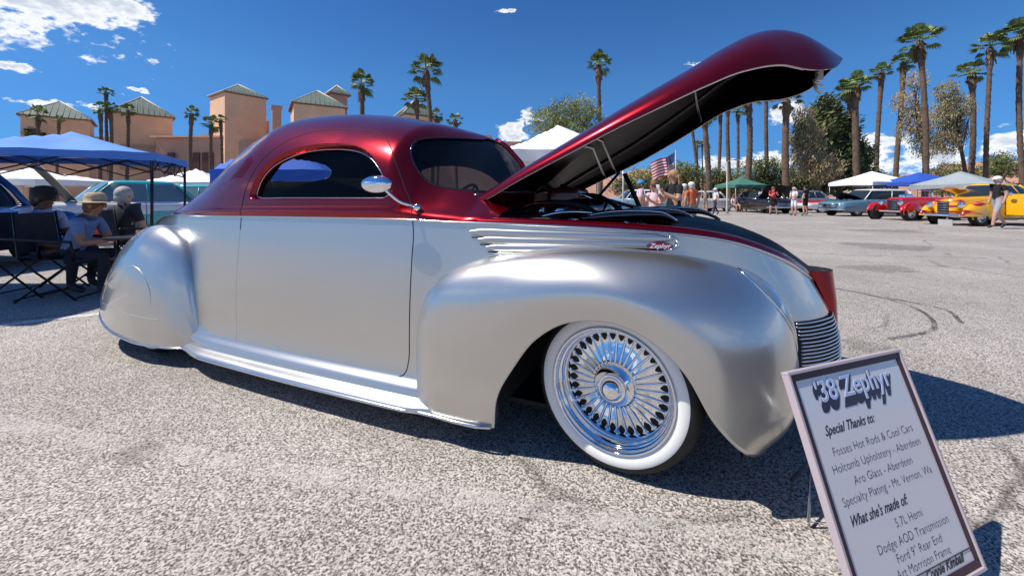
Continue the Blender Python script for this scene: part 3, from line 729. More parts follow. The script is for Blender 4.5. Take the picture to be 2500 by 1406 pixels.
# ------------------------------------------------------------------ door mirror
for sd in (-1,):
    w = MB(); Q = cr([(-.945, sd*.765, 1.045), (-.955, sd*.79, 1.055), (-.99, sd*.84, 1.075), (-1.03, sd*.885, 1.125), (-1.05, sd*.90, 1.15)], 20)
    w.tube(Q, .0075, 8); ARM = w.build('mirror_arm', chrome, CAR)
    w = MB(); w.ell((-.945, sd*.765, 1.045), (.022, .016, .02)); w.build('mirror_base', chrome, ARM)
    Rm = Matrix.Rotation(.15, 3, 'Z')
    w = MB(); w.ell((-1.075, sd*.905, 1.158), (.082, .026, .041), n=32, m=20, R=Rm); w.build('mirror_head', chrome, ARM)
# ------------------------------------------------------------------ ground
def ground_material():
    m = bpy.data.materials.new('chip seal asphalt'); m.use_nodes = True; nt = m.node_tree; b = nt.nodes['Principled BSDF']
    g = nd(nt, 'ShaderNodeNewGeometry')
    n1 = nd(nt, 'ShaderNodeTexNoise', inp={'Scale': 118.0, 'Detail': 2.5, 'Roughness': 0.62, 'Distortion': 0.6}); nt.links.new(g.outputs['Position'], n1.inputs['Vector'])
    v1 = nd(nt, 'ShaderNodeTexVoronoi', inp={'Scale': 150.0}); nt.links.new(g.outputs['Position'], v1.inputs['Vector'])
    n2 = nd(nt, 'ShaderNodeTexNoise', inp={'Scale': 0.55, 'Detail': 5.0, 'Roughness': 0.6}); nt.links.new(g.outputs['Position'], n2.inputs['Vector'])
    n3 = nd(nt, 'ShaderNodeTexNoise', inp={'Scale': 7.0, 'Detail': 5.0, 'Roughness': 0.7}); nt.links.new(g.outputs['Position'], n3.inputs['Vector'])
    sepv = nd(nt, 'ShaderNodeSeparateColor'); nt.links.new(v1.outputs['Color'], sepv.inputs[0])
    f = mathn(nt, 'ADD', mathn(nt, 'MULTIPLY', n1.outputs[0], 0.75), mathn(nt, 'MULTIPLY', sepv.outputs[0], 0.25))
    c = ramp(nt, f, [(0.36, (0.085, 0.075, 0.066)), (0.44, (0.20, 0.183, 0.168)), (0.52, (0.41, 0.377, 0.345)), (0.66, (0.62, 0.58, 0.54))])
    k = nd(nt, 'ShaderNodeMapRange', inp={'From Min': 0.3, 'From Max': 0.7, 'To Min': 0.78, 'To Max': 1.12}); nt.links.new(n2.outputs[0], k.inputs[0])
    k3 = nd(nt, 'ShaderNodeMapRange', inp={'From Min': 0.3, 'From Max': 0.7, 'To Min': 0.9, 'To Max': 1.08}); nt.links.new(n3.outputs[0], k3.inputs[0])
    wv_ = nd(nt, 'ShaderNodeTexNoise', inp={'Scale': 1.3, 'Detail': 4.0}); nt.links.new(g.outputs['Position'], wv_.inputs['Vector'])
    wadd = mixc(nt, 0.35, g.outputs['Position'], wv_.outputs['Color'], 'ADD')
    vc = nd(nt, 'ShaderNodeTexVoronoi', feature='DISTANCE_TO_EDGE', inp={'Scale': 0.42}); nt.links.new(wadd, vc.inputs['Vector'])
    ck = nd(nt, 'ShaderNodeMapRange', inp={'From Min': 0.0, 'From Max': 0.012, 'To Min': 0.45, 'To Max': 1.0}); nt.links.new(vc.outputs['Distance'], ck.inputs[0])
    cm_ = nd(nt, 'ShaderNodeMapRange', inp={'From Min': 0.47, 'From Max': 0.56}); nt.links.new(n2.outputs[0], cm_.inputs[0])
    crack = mathn(nt, 'SUBTRACT', 1.0, mathn(nt, 'MULTIPLY', mathn(nt, 'SUBTRACT', 1.0, ck.outputs[0]), cm_.outputs[0]))
    kk = mathn(nt, 'MULTIPLY', mathn(nt, 'MULTIPLY', k.outputs[0], k3.outputs[0]), crack)
    cc = nd(nt, 'ShaderNodeVectorMath', operation='SCALE'); nt.links.new(c, cc.inputs[0]); nt.links.new(kk, cc.inputs['Scale'])
    nt.links.new(cc.outputs[0], b.inputs['Base Color']); b.inputs['Roughness'].default_value = 0.85; b.inputs['Specular IOR Level'].default_value = 0.3
    bn = nd(nt, 'ShaderNodeBump', inp={'Strength': 0.55, 'Distance': 0.006}); nt.links.new(f, bn.inputs['Height']); nt.links.new(bn.outputs[0], b.inputs['Normal'])
    return m
w = MB(); xs = [-900, -60, -20, -6, -2, 0, 2, 6, 20, 60, 900]; w.grid([[(x, y, 0) for y in xs] for x in xs], 0, False, flip=True)
tag(w.build('ground', ground_material()), kind='structure')

def worn_paint(name, col, thr, scale=9.0, mx=0.9):
    m = bpy.data.materials.new(name); m.use_nodes = True; nt = m.node_tree; b = nt.nodes['Principled BSDF']; b.inputs['Base Color'].default_value = (*col, 1); b.inputs['Roughness'].default_value = .8
    g = nd(nt, 'ShaderNodeNewGeometry'); n1 = nd(nt, 'ShaderNodeTexNoise', inp={'Scale': scale, 'Detail': 8.0, 'Roughness': 0.75}); nt.links.new(g.outputs['Position'], n1.inputs['Vector'])
    n2 = nd(nt, 'ShaderNodeTexNoise', inp={'Scale': 118.0, 'Detail': 2.5, 'Roughness': 0.62, 'Distortion': 0.6}); nt.links.new(g.outputs['Position'], n2.inputs['Vector'])
    s = mathn(nt, 'ADD', mathn(nt, 'MULTIPLY', n1.outputs[0], .55), mathn(nt, 'MULTIPLY', n2.outputs[0], .45))
    k = nd(nt, 'ShaderNodeMapRange', inp={'From Min': thr, 'From Max': thr+.10, 'To Max': mx}); nt.links.new(s, k.inputs[0]); nt.links.new(k.outputs[0], b.inputs['Alpha']); return m
def ground_strip(name, pts, wd, m, z=.004, n=30):
    Q = cr(pts, n) if len(pts) > 2 else np.array([np.array(pts[0])*(1-t)+np.array(pts[1])*t for t in np.linspace(0, 1, n)])
    T = np.gradient(Q, axis=0); T /= np.linalg.norm(T, axis=1, keepdims=True); Nn = np.stack([-T[:, 1], T[:, 0]], 1)
    w = MB(); w.grid([[(*(q-nn*wd/2), z), (*(q+nn*wd/2), z)] for q, nn in zip(Q, Nn)], 0, False, flip=True)
    return tag(w.build(name, m), kind='structure')
wp = worn_paint('worn white paint', (.78, .77, .74), .41); wp2 = worn_paint('faded white paint', (.70, .68, .64), .46, mx=.42)
ground_strip('parking_line', [(-6.2, 2.25), (-4.36, 3.49), (-3.9, 3.82), (-2.2, 5.0), (3, 8.6)], .10, wp)
ground_strip('parking_line', [(-5.0, 2.75), (-2.45, 1.98), (0.48, 1.36), (3, .8)], .10, wp2)
for a_, b_ in (((4.5, 11.2), (16, 11.4)), ((7.0, 12.6), (20, 12.9)), ((9.5, 10.3), (22, 10.2))): ground_strip('parking_line', [a_, b_], .10, wp2)
stain = worn_paint('oil stain', (.05, .045, .042), .40, scale=5.0, mx=.2)
for x, y, r_ in ((5.6, 6.2, .5), (8.2, 9.0, .8), (3.4, 7.6, .35), (-1.6, 1.75, .10), (12, 13, 1.0), (2.6, 3.0, .16), (6.9, 4.9, .3), (10.5, 7.6, .6)):
    w = MB(); w.add([(x+r_*math.cos(a)*(1+.3*math.sin(3*a+x)), y+r_*.8*math.sin(a)*(1+.25*math.cos(2*a+y)), .012) for a in np.linspace(0, 2*PI, 24, endpoint=False)], [tuple(range(24))]); tag(w.build('oil_stain', stain), kind='structure')
tar = worn_paint('tar seam', (.03, .03, .03), .44, scale=3.0, mx=.75)
for pts in ([(2.4, 6.6), (3.2, 5.9), (3.7, 5.2), (4.0, 4.5), (3.95, 4.0), (3.5, 3.4), (2.9, 3.15)], [(4.05, 4.45), (4.2, 4.0), (3.9, 3.55)], [(3.0, 9.5), (5.0, 8.8), (6.0, 7.8), (8.5, 7.3)], [(5, 13), (6.2, 11), (6.0, 9.4)]):
    ground_strip('tar_seam', pts, .035, tar, z=.008, n=50)
# ------------------------------------------------------------------ surroundings
def ax(px, D): return (px-1250)/1000.0*D          # lateral position of a sight line at distance D
def az_(py, D): return CAM_H+(480-py)/1000.0*D    # height seen at image row py at distance D

stucco = mat('sand stucco', (.78, .50, .32), .9, var=.08, vscale=.4, bump=.1, bscale=3)
stucco2 = mat('rose stucco', (.50, .30, .22), .9, var=.08, vscale=.3, bump=.1, bscale=3)
tile = mat('green metal roof', (.15, .19, .155), .55, var=.12, vscale=.8)
trimw = mat('pale roof trim', (.62, .60, .54), .7)
darkwin = mat('dark window', (.02, .024, .03), .1)
def hip_tower(label, px, D, w, ztop, peak, rz=.7, wall=stucco, zlow=0, extra=None, over=.5, fins=True, name='hotel_tower', windows=()):
    t = thing(name, label, 'building', (ax(px, D), D, 0), rz, 'hotel towers on the left horizon')
    m = MB(); m.box((0, 0, (ztop+zlow)/2), (w, w, ztop-zlow)); m.build('wall', wall, t)
    m = MB(); h = w/2+over; m.box((0, 0, ztop+.12), (2*h, 2*h, .24)); m.build('eave', mat('eave brown', (.20, .13, .10), .8), t)
    m = MB(); V = [(-h, -h, ztop+.25), (h, -h, ztop+.25), (h, h, ztop+.25), (-h, h, ztop+.25), (0, 0, peak)]
    m.add(V, [(0, 1, 4), (1, 2, 4), (2, 3, 4), (3, 0, 4)])
    r = m.build('roof', tile, t)
    m = MB()
    for i in range(4): m.tube([V[i], V[4]], .13, 5)
    m.build('ridge_trim', trimw, r)
    m = MB()                      # standing seams of the metal roof
    for i in range(4):
        a, b_ = Vector(V[i]), Vector(V[(i+1) % 4]); p = Vector(V[4]); mid = (a+b_)/2
        for k in range(1, 12):
            f = k/12; q = a.lerp(b_, f); g_ = 1-abs(2*f-1); e = q+(p-mid)*g_; m.tube([q+Vector((0, 0, .03)), e+Vector((0, 0, .03))], .05, 4)
    tag(m.build('roof_seams', tile, r), kind='stuff')
    for (fx_, fz, ww, hh) in windows:
        m = MB(); m.box((fx_, -w/2-.02, fz), (ww, .12, hh)); f = m.build('window', mat('window frame', (.25, .18, .14), .7), t)
        m = MB(); m.box((fx_, -w/2-.09, fz), (ww-.25, .06, hh-.25)); m.build('pane', darkwin, f)
    return t
D0 = 88
hip_tower('leftmost squat hotel tower with green hip roof above the blue canopy peak', 147, D0, 9.6, az_(297, D0), az_(248, D0), .72, windows=((-2, 13, 1.3, 2.2),))
t = hip_tower('second squat hotel tower from the left, wide green hip roof', 345, D0, 9.4, az_(290, D0), az_(237, D0), .80)
m = MB(); w_ = 2.4; m.box((-.2, -4.7-.25, 9.0), (6.5, .5, 5.0)); m.build('recess_panel', stucco2, t)
t = hip_tower('tall hotel tower with small green hip roof and step on its right side', 582, D0, 7.8, az_(241, D0), az_(207, D0), .95, over=.35)
m = MB(); m.box((4.6, 1.2, 9.0), (2.6, 4.0, 18.2)); m.build('stair_wall', stucco, t); m = MB(); m.box((4.4, .6, 19.6), (2.2, 2.2, .5)); m.box((4.0, .6, 18.9), (1.4, 1.6, 1.0)); m.build('balcony', stucco, t)
t = hip_tower('wide hotel tower behind the coupe roof with green hip roof and low parapet', 775, D0, 9.6, az_(270, D0), az_(222, D0), .55)
m = MB(); m.box((-7.6, 0, 9.4), (1.6, 2.5, 19.4)); m.box((-7.6, 0, 19.3), (2.0, 2.9, .5)); m.build('chimney', stucco2, t)
hip_tower('slender belfry tower with pointed green roof behind the wide hotel tower', 822, D0+8, 3.6, az_(236, D0+8), az_(209, D0+8), .72, wall=stucco2, over=.7)
hip_tower('hotel tower of which only the green roof tip shows above the coupe roof', 1012, D0, 6.5, az_(290, D0), az_(245, D0), .6)
# long podium walls of the hotel
hotel = thing('hotel_podium', 'long rose stucco hotel wing with curved parapet below the towers', 'building', (0, 0, 0), 0)
def wall_run(px0, px1, ytop, D, mt, nm='wall', th=8):
    x0, x1 = ax(px0, D), ax(px1, D); m = MB(); z = az_(ytop, D); m.box(((x0+x1)/2, D+th/2, z/2), (x1-x0, th, z)); return m.build(nm, mt, hotel)
wall_run(380, 470, 338, 84, stucco2); wall_run(-160, 75, 345, 86, stucco2); wall_run(545, 1400, 346, 84.6, stucco2); wall_run(640, 1200, 330, 92, stucco2); wall_run(75, 270, 334, 87.5, stucco2)
x0, x1 = ax(470, 84), ax(545, 84); m = MB(); pts = [(x0, 0)]+[(x0+(x1-x0)*t, az_(340, 84)+.9*math.sin(PI*t)**.6) for t in np.linspace(0, 1, 16)]+[(x1, 0)]
n_ = len(pts); m.add([(x, 83.6, z) for x, z in pts]+[(x, 92, z) for x, z in pts], [tuple(range(n_))]+[(k+1, k, n_+k, n_+k+1) for k in range(n_-1)]); m.build('curved_parapet', stucco2, hotel)
for px in (418, 480, 508):
    m = MB(); m.box((ax(px, 83.5), 83.45, 5.5), (1.3 if px != 508 else 2.2, .3, 9)); m.build('dark_recess', mat('recess brown', (.12, .06, .05), .9), hotel)
m = MB(); m.box((ax(465, 84), 87, az_(337, 84)+.15), (ax(545, 84)-ax(380, 84)+1, 8.2, .3)); m.build('parapet_cap', stucco, hotel)

# hills
rockm = mat('red desert rock', (.46, .24, .17), .95, col2=(.33, .19, .14), vscale=.02)
m = MB(); G = []
for x in np.linspace(-700, 900, 260):
    row = []
    base = 34+14*math.sin(x*.008+1)+9*math.sin(x*.021+2)+5*math.sin(x*.06)+3*math.sin(x*.17)
    base *= np.clip((x+650)/500, .15, 1)
    for t in np.linspace(0, 1, 9): row.append((x, 560+260*t, -2+(base+3*math.sin(x*.3+t*9))*min(1, math.sin(PI/2*min(1, t*1.5))**.7)))
    G.append(row)
m.grid(G, 0, False, flip=True); tag(m.build('hills', rockm), kind='structure')

# ------------------------------------------------------------------ palms
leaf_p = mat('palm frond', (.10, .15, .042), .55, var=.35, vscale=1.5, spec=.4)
leaf_l = mat('sunlit palm frond', (.28, .33, .11), .55, var=.3, vscale=1.5)  # lighter copy for upward fronds, sunlight put into the colour
skirt_m = mat('dry palm skirt', (.17, .115, .07), .9, var=.3, vscale=2)
bark_m = mat('palm bark', (.13, .088, .062), .95, var=.3, vscale=3.0, bump=.5, bscale=8)
def crown_mesh(seed, nf=34):
    r = random.Random(seed); V = []; F = []; mi = []
    for k in range(nf):
        az0 = r.uniform(0, 2*PI); el0 = r.choice([r.uniform(-.8, .0), r.uniform(0, .8), r.uniform(.4, 1.5), r.uniform(.4, 1.2)]); L = r.uniform(.62, .80)
        d = Vector((math.cos(az0)*math.cos(el0), math.sin(az0)*math.cos(el0), math.sin(el0)))
        side = d.cross(Vector((0, 0, 1))); side = side.normalized() if side.length > .01 else Vector((1, 0, 0)); up = side.cross(d)
        tip = d*L*.62; o = len(V)
        V += [side*.012, -side*.012, tip+side*.008, tip-side*.008]; F.append((o, o+1, o+3, o+2)); mi.append(0)
        nl = 11
        for j in range(nl):
            a = (j-(nl-1)/2)/((nl-1)/2)*1.35; l_ = L*.52*(1-.22*abs(a)); dd = (d*math.cos(a)+side*math.sin(a)); mid = tip+dd*l_*.6+up*.02; end = tip+dd*l_+Vector((0, 0, -.16-.10*r.random()))*l_*1.3
            wd = side.cross(dd)*0+(up.cross(dd)).normalized()*.040; o = len(V)
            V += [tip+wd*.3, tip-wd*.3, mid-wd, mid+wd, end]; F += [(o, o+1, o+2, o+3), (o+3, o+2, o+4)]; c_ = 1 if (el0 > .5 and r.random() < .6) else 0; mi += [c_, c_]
    for k in range(46):          # dry skirt hanging under the crown
        a = r.uniform(0, 2*PI); z0 = r.uniform(-.45, -.02); rr = r.uniform(.09, .14); o = len(V); w_ = r.uniform(.03, .07); out = r.uniform(.02, .12)
        p = Vector((rr*math.cos(a), rr*math.sin(a), z0)); q = Vector(((rr+out)*math.cos(a), (rr+out)*math.sin(a), z0-r.uniform(.2, .42))); s_ = Vector((-math.sin(a), math.cos(a), 0))*w_
        V += [p-s_, p+s_, q+s_*.5, q-s_*.5]; F.append((o, o+1, o+2, o+3)); mi.append(2)
    me = bpy.data.meshes.new('crown'); me.from_pydata([tuple(v) for v in V], [], F); me.polygons.foreach_set('material_index', mi)
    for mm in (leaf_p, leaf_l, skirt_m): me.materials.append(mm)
    return me
CROWNS = [crown_mesh(s, n) for s, n in ((1, 34), (2, 40), (3, 28), (4, 36), (5, 32))]
def palm(px, py, rpx, D, label, dx=0, trunk=1.0, ci=None, group='palm trees'):
    x = ax(px, D); z = az_(py, D); R = rpx/1000*D*(1.75 if px < 1300 else 1.42); r = random.Random(int(px*7+py))
    t = thing('palm_tree', label, 'palm tree', (x-dx/1000*D, D, 0), r.uniform(0, 6), None); t.rotation_euler = (0, 0, 0)
    t['group'] = group
    k = dx/1000*D; zt = z-R*.10; n = 16; m = MB(); P = []; rr = []
    for i in range(n*3+1):
        f = i/(n*3); P.append((k*f**1.4+.12*math.sin(f*5+px), .1*math.sin(f*4+px*.3), zt*f)); rr.append(trunk*D/1000*(5.0-1.0*f+(1.3 if f > .86 else 0)+(.6 if i % 2 else 0)+r.uniform(-.4, .4)))
    m.tube(P, rr, 9); m.build('trunk', bark_m, t)
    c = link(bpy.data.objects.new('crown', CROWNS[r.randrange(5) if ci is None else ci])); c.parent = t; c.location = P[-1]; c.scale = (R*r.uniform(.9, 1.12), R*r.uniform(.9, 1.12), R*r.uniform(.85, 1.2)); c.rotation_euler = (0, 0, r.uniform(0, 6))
    return t
P_LEFT = [(93, 277, 17, 80, 'small palm in front of the leftmost hotel tower', 0, .8), (141, 290, 10, 80, 'thin short palm at the middle of the leftmost hotel tower', 0, .6),
 (259, 224, 13, 78, 'tallest palm of the cluster between the first two towers', -8, .7), (243, 264, 15, 76, 'left low palm of the cluster between the first two towers', -4, .8), (268, 262, 15, 77, 'right low palm of the cluster between the first two towers', -4, .8),
 (311, 268, 14, 80, 'small palm before the left face of the second tower', 0, .8), (467, 275, 15, 72, 'lone slim palm in front of the curved parapet', 0, .9), (516, 300, 17, 74, 'short palm with wide crown left of the tall tower', 2, .8), (540, 290, 12, 76, 'short slim palm close beside the tall tower', 0, .7),
 (882, 205, 27, 58, 'bushy palm right of the belfry tower, above the coupe roof', -8, 1.25), (1017, 238, 24, 60, 'leaning palm with spread crown before the small roof tip', -8, .9), (1042, 168, 30, 56, 'tall palm above the middle of the coupe roof', -14, 1.2), (1067, 282, 15, 62, 'low dark palm just above the coupe roof, right of the tall one', 0, .8), (1113, 291, 18, 64, 'lone low palm peeking over the windscreen end of the roof', 0, .8)]
for p in P_LEFT: palm(*p, group='palm trees near the hotel')
P_RIGHT = [(1464, 155, 30, 52, 'palm standing alone left of the raised hood', 0, 1.15, 'x'),
 (1722, 275, 28, 42, 'thick trunked palm under the middle of the hood, crown hidden by it', -8, 1.35, 'x'), (1690, 290, 16, 70, 'thin palm leaning left, leftmost under the hood', -14, .8, 'x'), (1757, 265, 22, 60, 'slim palm between the two thick trunks under the hood', 0, .8, 'x'), (1779, 240, 26, 48, 'straight palm rising behind the hood, third trunk under it', 0, 1.0, 'x'),
 (1803, 268, 20, 66, 'small palm with low crown left of the thick pair', 3, .7, 'x'), (1827, 238, 30, 44, 'thick palm just left of the thin swaying one under the hood tip', 0, 1.4, 'x'), (1868, 205, 24, 50, 'thin two toned palm beneath the hood tip', -8, .95, 'x'), (1919, 240, 38, 42, 'thick palm with pale drooping crown right of the hood tip', 0, 1.6, 'x'),
 (1703, 352, 9, 150, 'tiny distant palm, left of three over the bushes', 0, .35, 'x'), (1715, 350, 9, 150, 'tiny distant palm, middle of three over the bushes', 0, .35, 'x'), (1728, 360, 9, 150, 'tiny distant palm, right of three over the bushes', 0, .35, 'x'),
 (2071, 218, 30, 50, 'palm at the left of the close pair beside the dark pine', -8, .9, 'x'), (2092, 205, 36, 44, 'thick palm at the right of the close pair beside the dark pine', 4, 1.5, 'x'),
 (2152, 172, 27, 60, 'slim palm curving up from the white canopy', 13, 1.0, 'x'), (2203, 150, 26, 62, 'slim palm between the white canopy and the tallest palm', 14, 1.05, 'x'),
 (2249, 97, 40, 44, 'tallest palm, with a wide flat crown over the blue canopy', -10, 1.25, 'x'), (2374, 172, 33, 52, 'palm with drooping frond left of the lollipop palm', 4, 1.15, 'x'), (2415, 112, 33, 50, 'lollipop palm with small dry ball under its crown', 8, 1.0, 'x'), (2490, 80, 36, 50, 'palm cut by the right edge of the picture', -5, 1.1, 'x')]
for p in P_RIGHT: palm(*p[:7], group='palm trees across the lot')

# ------------------------------------------------------------------ broadleaf trees and bushes
def foliage(name, parent, blobs, count, size, mats, seed, squash=1.0, streak=None):
    r = np.random.default_rng(seed); V = []; F = []; mi = []
    tot = sum(b_[3]*b_[4]*b_[5] for b_ in blobs)**1.0
    for (x, y, z, rx, ry, rz_, c_) in [(*b_[:6], b_[6] if len(b_) > 6 else 0) for b_ in blobs]:
        n = max(20, int(count*(rx*ry*rz_)/tot))
        d = r.normal(size=(n, 3)); d /= np.linalg.norm(d, axis=1, keepdims=True); rad = r.uniform(.25, 1, n)**.5
        rad *= 1+.28*np.sin(d[:, 0]*7+x)*np.sin(d[:, 2]*6+z)+.12*r.normal(size=n)
        P = np.array([x, y, z])+d*rad[:, None]*np.array([rx, ry, rz_])
        for k in range(n):
            s_ = size*r.uniform(.5, 1.3); a = r.normal(size=3); b_ = r.normal(size=3)
            if streak is not None: a = np.array(streak)*2+.6*a
            a /= np.linalg.norm(a); b_ -= a*b_.dot(a); b_ /= np.linalg.norm(b_); o = len(V); L_ = 1.6 if streak is not None else 1.0
            V += [P[k]-a*s_*L_, P[k]+b_*s_*.45, P[k]+a*s_*L_, P[k]-b_*s_*.45]; F.append((o, o+1, o+2, o+3)); mi.append(c_ if r.random() < .75 else (c_+1) % len(mats))
    me = bpy.data.meshes.new(name); me.from_pydata([tuple(map(float, v)) for v in V], [], F); me.polygons.foreach_set('material_index', mi)
    for mm in mats: me.materials.append(mm)
    o = link(bpy.data.objects.new(name, me)); o.parent = parent; return o
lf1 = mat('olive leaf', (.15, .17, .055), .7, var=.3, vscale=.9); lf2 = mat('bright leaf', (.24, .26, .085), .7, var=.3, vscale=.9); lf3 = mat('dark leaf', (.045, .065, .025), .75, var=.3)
lf4 = mat('dry tan leaf', (.36, .27, .15), .85, var=.25, vscale=.8); lf5 = mat('grey feathery leaf', (.22, .22, .11), .85, var=.25, vscale=.8); barkg = mat('tree bark', (.10, .07, .05), .95, var=.2)
def tree(name, label, px, D, blobs_px, count, size, mats, seed, trunk=None, group=None, streak=None, cat='tree'):
    """blobs_px: (px, py, half width px, half height px, colour)"""
    k = D/1000; x0 = ax(px, D); t = thing(name, label, cat, (x0, D, 0), 0, group); r = random.Random(seed)
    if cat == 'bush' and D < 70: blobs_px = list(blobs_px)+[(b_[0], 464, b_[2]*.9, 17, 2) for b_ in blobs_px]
    bl = [(ax(b_[0], D)-x0, r.uniform(-.3, .3)*b_[2]*k, az_(b_[1], D), b_[2]*k, b_[2]*k*.8, b_[3]*k, b_[4]) for b_ in blobs_px]
    foliage('crown', t, bl, count, size, mats, seed, streak=streak)
    m = MB(); tr = trunk or [(px, 470), (px, blobs_px[0][1])]
    root = [(ax(p[0], D)-x0, 0, max(-.1, az_(p[1], D))) for p in tr]; root[0] = (root[0][0], 0, -.05)
    wd = (tr[0][2] if len(tr[0]) > 2 else 6)*k/2
    P = cr(root, 14); m.tube(P, [wd*(1-.55*i/13) for i in range(14)], 8)
    for b_ in bl:
        for q in range(4):
            i = r.randrange(5, 13); s0 = Vector(P[i]); e = Vector((b_[0]+r.uniform(-.7, .7)*b_[3], b_[1]+r.uniform(-.7, .7)*b_[4], b_[2]+r.uniform(-.5, .8)*b_[5])); mid = s0.lerp(e, .5)+Vector((r.uniform(-.3, .3), 0, .4)); m.tube(cr([s0, mid, e], 7), [wd*.45*(1-.12*j) for j in range(7)], 5)
    m.build('trunk', barkg, t); return t
tree('shade_tree', 'feathery olive tree behind the white canopy roof, left of the hood', 1372, 34, [(1330, 300, 42, 40, 0), (1375, 275, 45, 36, 1), (1420, 268, 40, 34, 0), (1445, 300, 35, 40, 1), (1385, 320, 60, 40, 0)], 10500, .075, [mat('yellow green leaf', (.30, .33, .11), .7, var=.25), lf2, lf1], 3, streak=(.3, 0, .5))
tree('pine_tree', 'big dark pine with sweeping branches behind the parked cars', 2045, 46, [(2022, 262, 32, 32, 0), (2010, 310, 42, 45, 1), (2055, 330, 45, 60, 0), (2095, 385, 42, 45, 0), (2040, 390, 50, 60, 0), (2070, 430, 55, 35, 0)], 20000, .19, [lf3, lf1], 5, trunk=[(2050, 470, 14), (2045, 380), (2030, 260)], streak=(.8, 0, .45))
tree('tamarisk_tree', 'tan feathery tree left of the dark pine', 1990, 43, [(1965, 290, 26, 34, 0), (1975, 340, 42, 42, 0), (1965, 385, 36, 36, 0), (2000, 410, 46, 40, 0), (1955, 330, 24, 36, 1)], 9500, .11, [lf4, lf5, lf1], 6, trunk=[(2003, 460, 8), (1995, 400), (1975, 320)], streak=(.3, 0, .7))
tree('tamarisk_tree', 'pale wispy tree behind the tallest palm trunk', 2235, 48, [(2232, 200, 26, 28, 0), (2215, 250, 30, 34, 0), (2235, 300, 38, 40, 0), (2210, 320, 20, 30, 0), (2250, 355, 34, 38, 1)], 5000, .10, [lf4, lf5], 8, trunk=[(2262, 420, 8), (2250, 330), (2232, 220)], streak=(.2, 0, .8))
tree('tamarisk_tree', 'grey leaning tree right of the tallest palm', 2320, 50, [(2310, 225, 28, 28, 0), (2330, 265, 38, 34, 0), (2300, 285, 28, 38, 0), (2340, 315, 30, 35, 0), (2300, 350, 30, 34, 1)], 7500, .11, [lf5, lf4, lf1], 9, trunk=[(2368, 420, 9), (2345, 360), (2318, 290), (2308, 230)], streak=(.2, 0, .8))
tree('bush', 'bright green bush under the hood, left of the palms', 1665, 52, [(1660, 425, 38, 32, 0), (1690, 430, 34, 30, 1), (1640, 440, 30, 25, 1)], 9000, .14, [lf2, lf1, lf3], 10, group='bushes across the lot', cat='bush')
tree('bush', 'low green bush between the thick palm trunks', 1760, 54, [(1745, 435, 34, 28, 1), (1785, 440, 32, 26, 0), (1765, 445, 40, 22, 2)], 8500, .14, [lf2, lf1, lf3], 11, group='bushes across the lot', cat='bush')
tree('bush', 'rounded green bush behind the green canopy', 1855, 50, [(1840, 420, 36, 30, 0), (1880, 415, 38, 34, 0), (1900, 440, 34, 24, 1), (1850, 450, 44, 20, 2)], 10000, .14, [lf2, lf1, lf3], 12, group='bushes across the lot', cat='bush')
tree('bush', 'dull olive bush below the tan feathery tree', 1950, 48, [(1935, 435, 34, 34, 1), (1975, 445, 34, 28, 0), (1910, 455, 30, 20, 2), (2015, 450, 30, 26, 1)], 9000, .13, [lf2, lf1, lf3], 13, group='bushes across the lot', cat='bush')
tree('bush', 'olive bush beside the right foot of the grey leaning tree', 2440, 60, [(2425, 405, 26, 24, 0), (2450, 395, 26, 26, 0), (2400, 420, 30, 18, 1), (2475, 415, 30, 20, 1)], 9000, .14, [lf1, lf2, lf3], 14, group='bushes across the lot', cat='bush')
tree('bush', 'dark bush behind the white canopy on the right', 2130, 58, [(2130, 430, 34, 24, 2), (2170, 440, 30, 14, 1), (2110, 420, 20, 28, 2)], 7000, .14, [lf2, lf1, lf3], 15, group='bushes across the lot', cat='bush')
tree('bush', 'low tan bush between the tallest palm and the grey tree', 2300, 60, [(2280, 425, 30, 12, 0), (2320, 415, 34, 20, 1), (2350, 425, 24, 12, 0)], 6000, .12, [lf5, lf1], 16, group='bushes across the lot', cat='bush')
tree('bush', 'small olive bush left of the leftmost hotel tower', 75, 82, [(72, 325, 12, 12, 0), (85, 335, 14, 10, 0)], 700, .3, [lf1, lf3], 17, group='bushes near the hotel', cat='bush')
m = MB()
tree('bush', 'far green hedge mass at the left of the parking lot behind the hood', 1600, 60, [(1560, 440, 40, 30, 0), (1610, 435, 34, 34, 1), (1520, 450, 34, 24, 2)], 8000, .15, [lf2, lf1, lf3], 18, group='bushes across the lot', cat='bush')

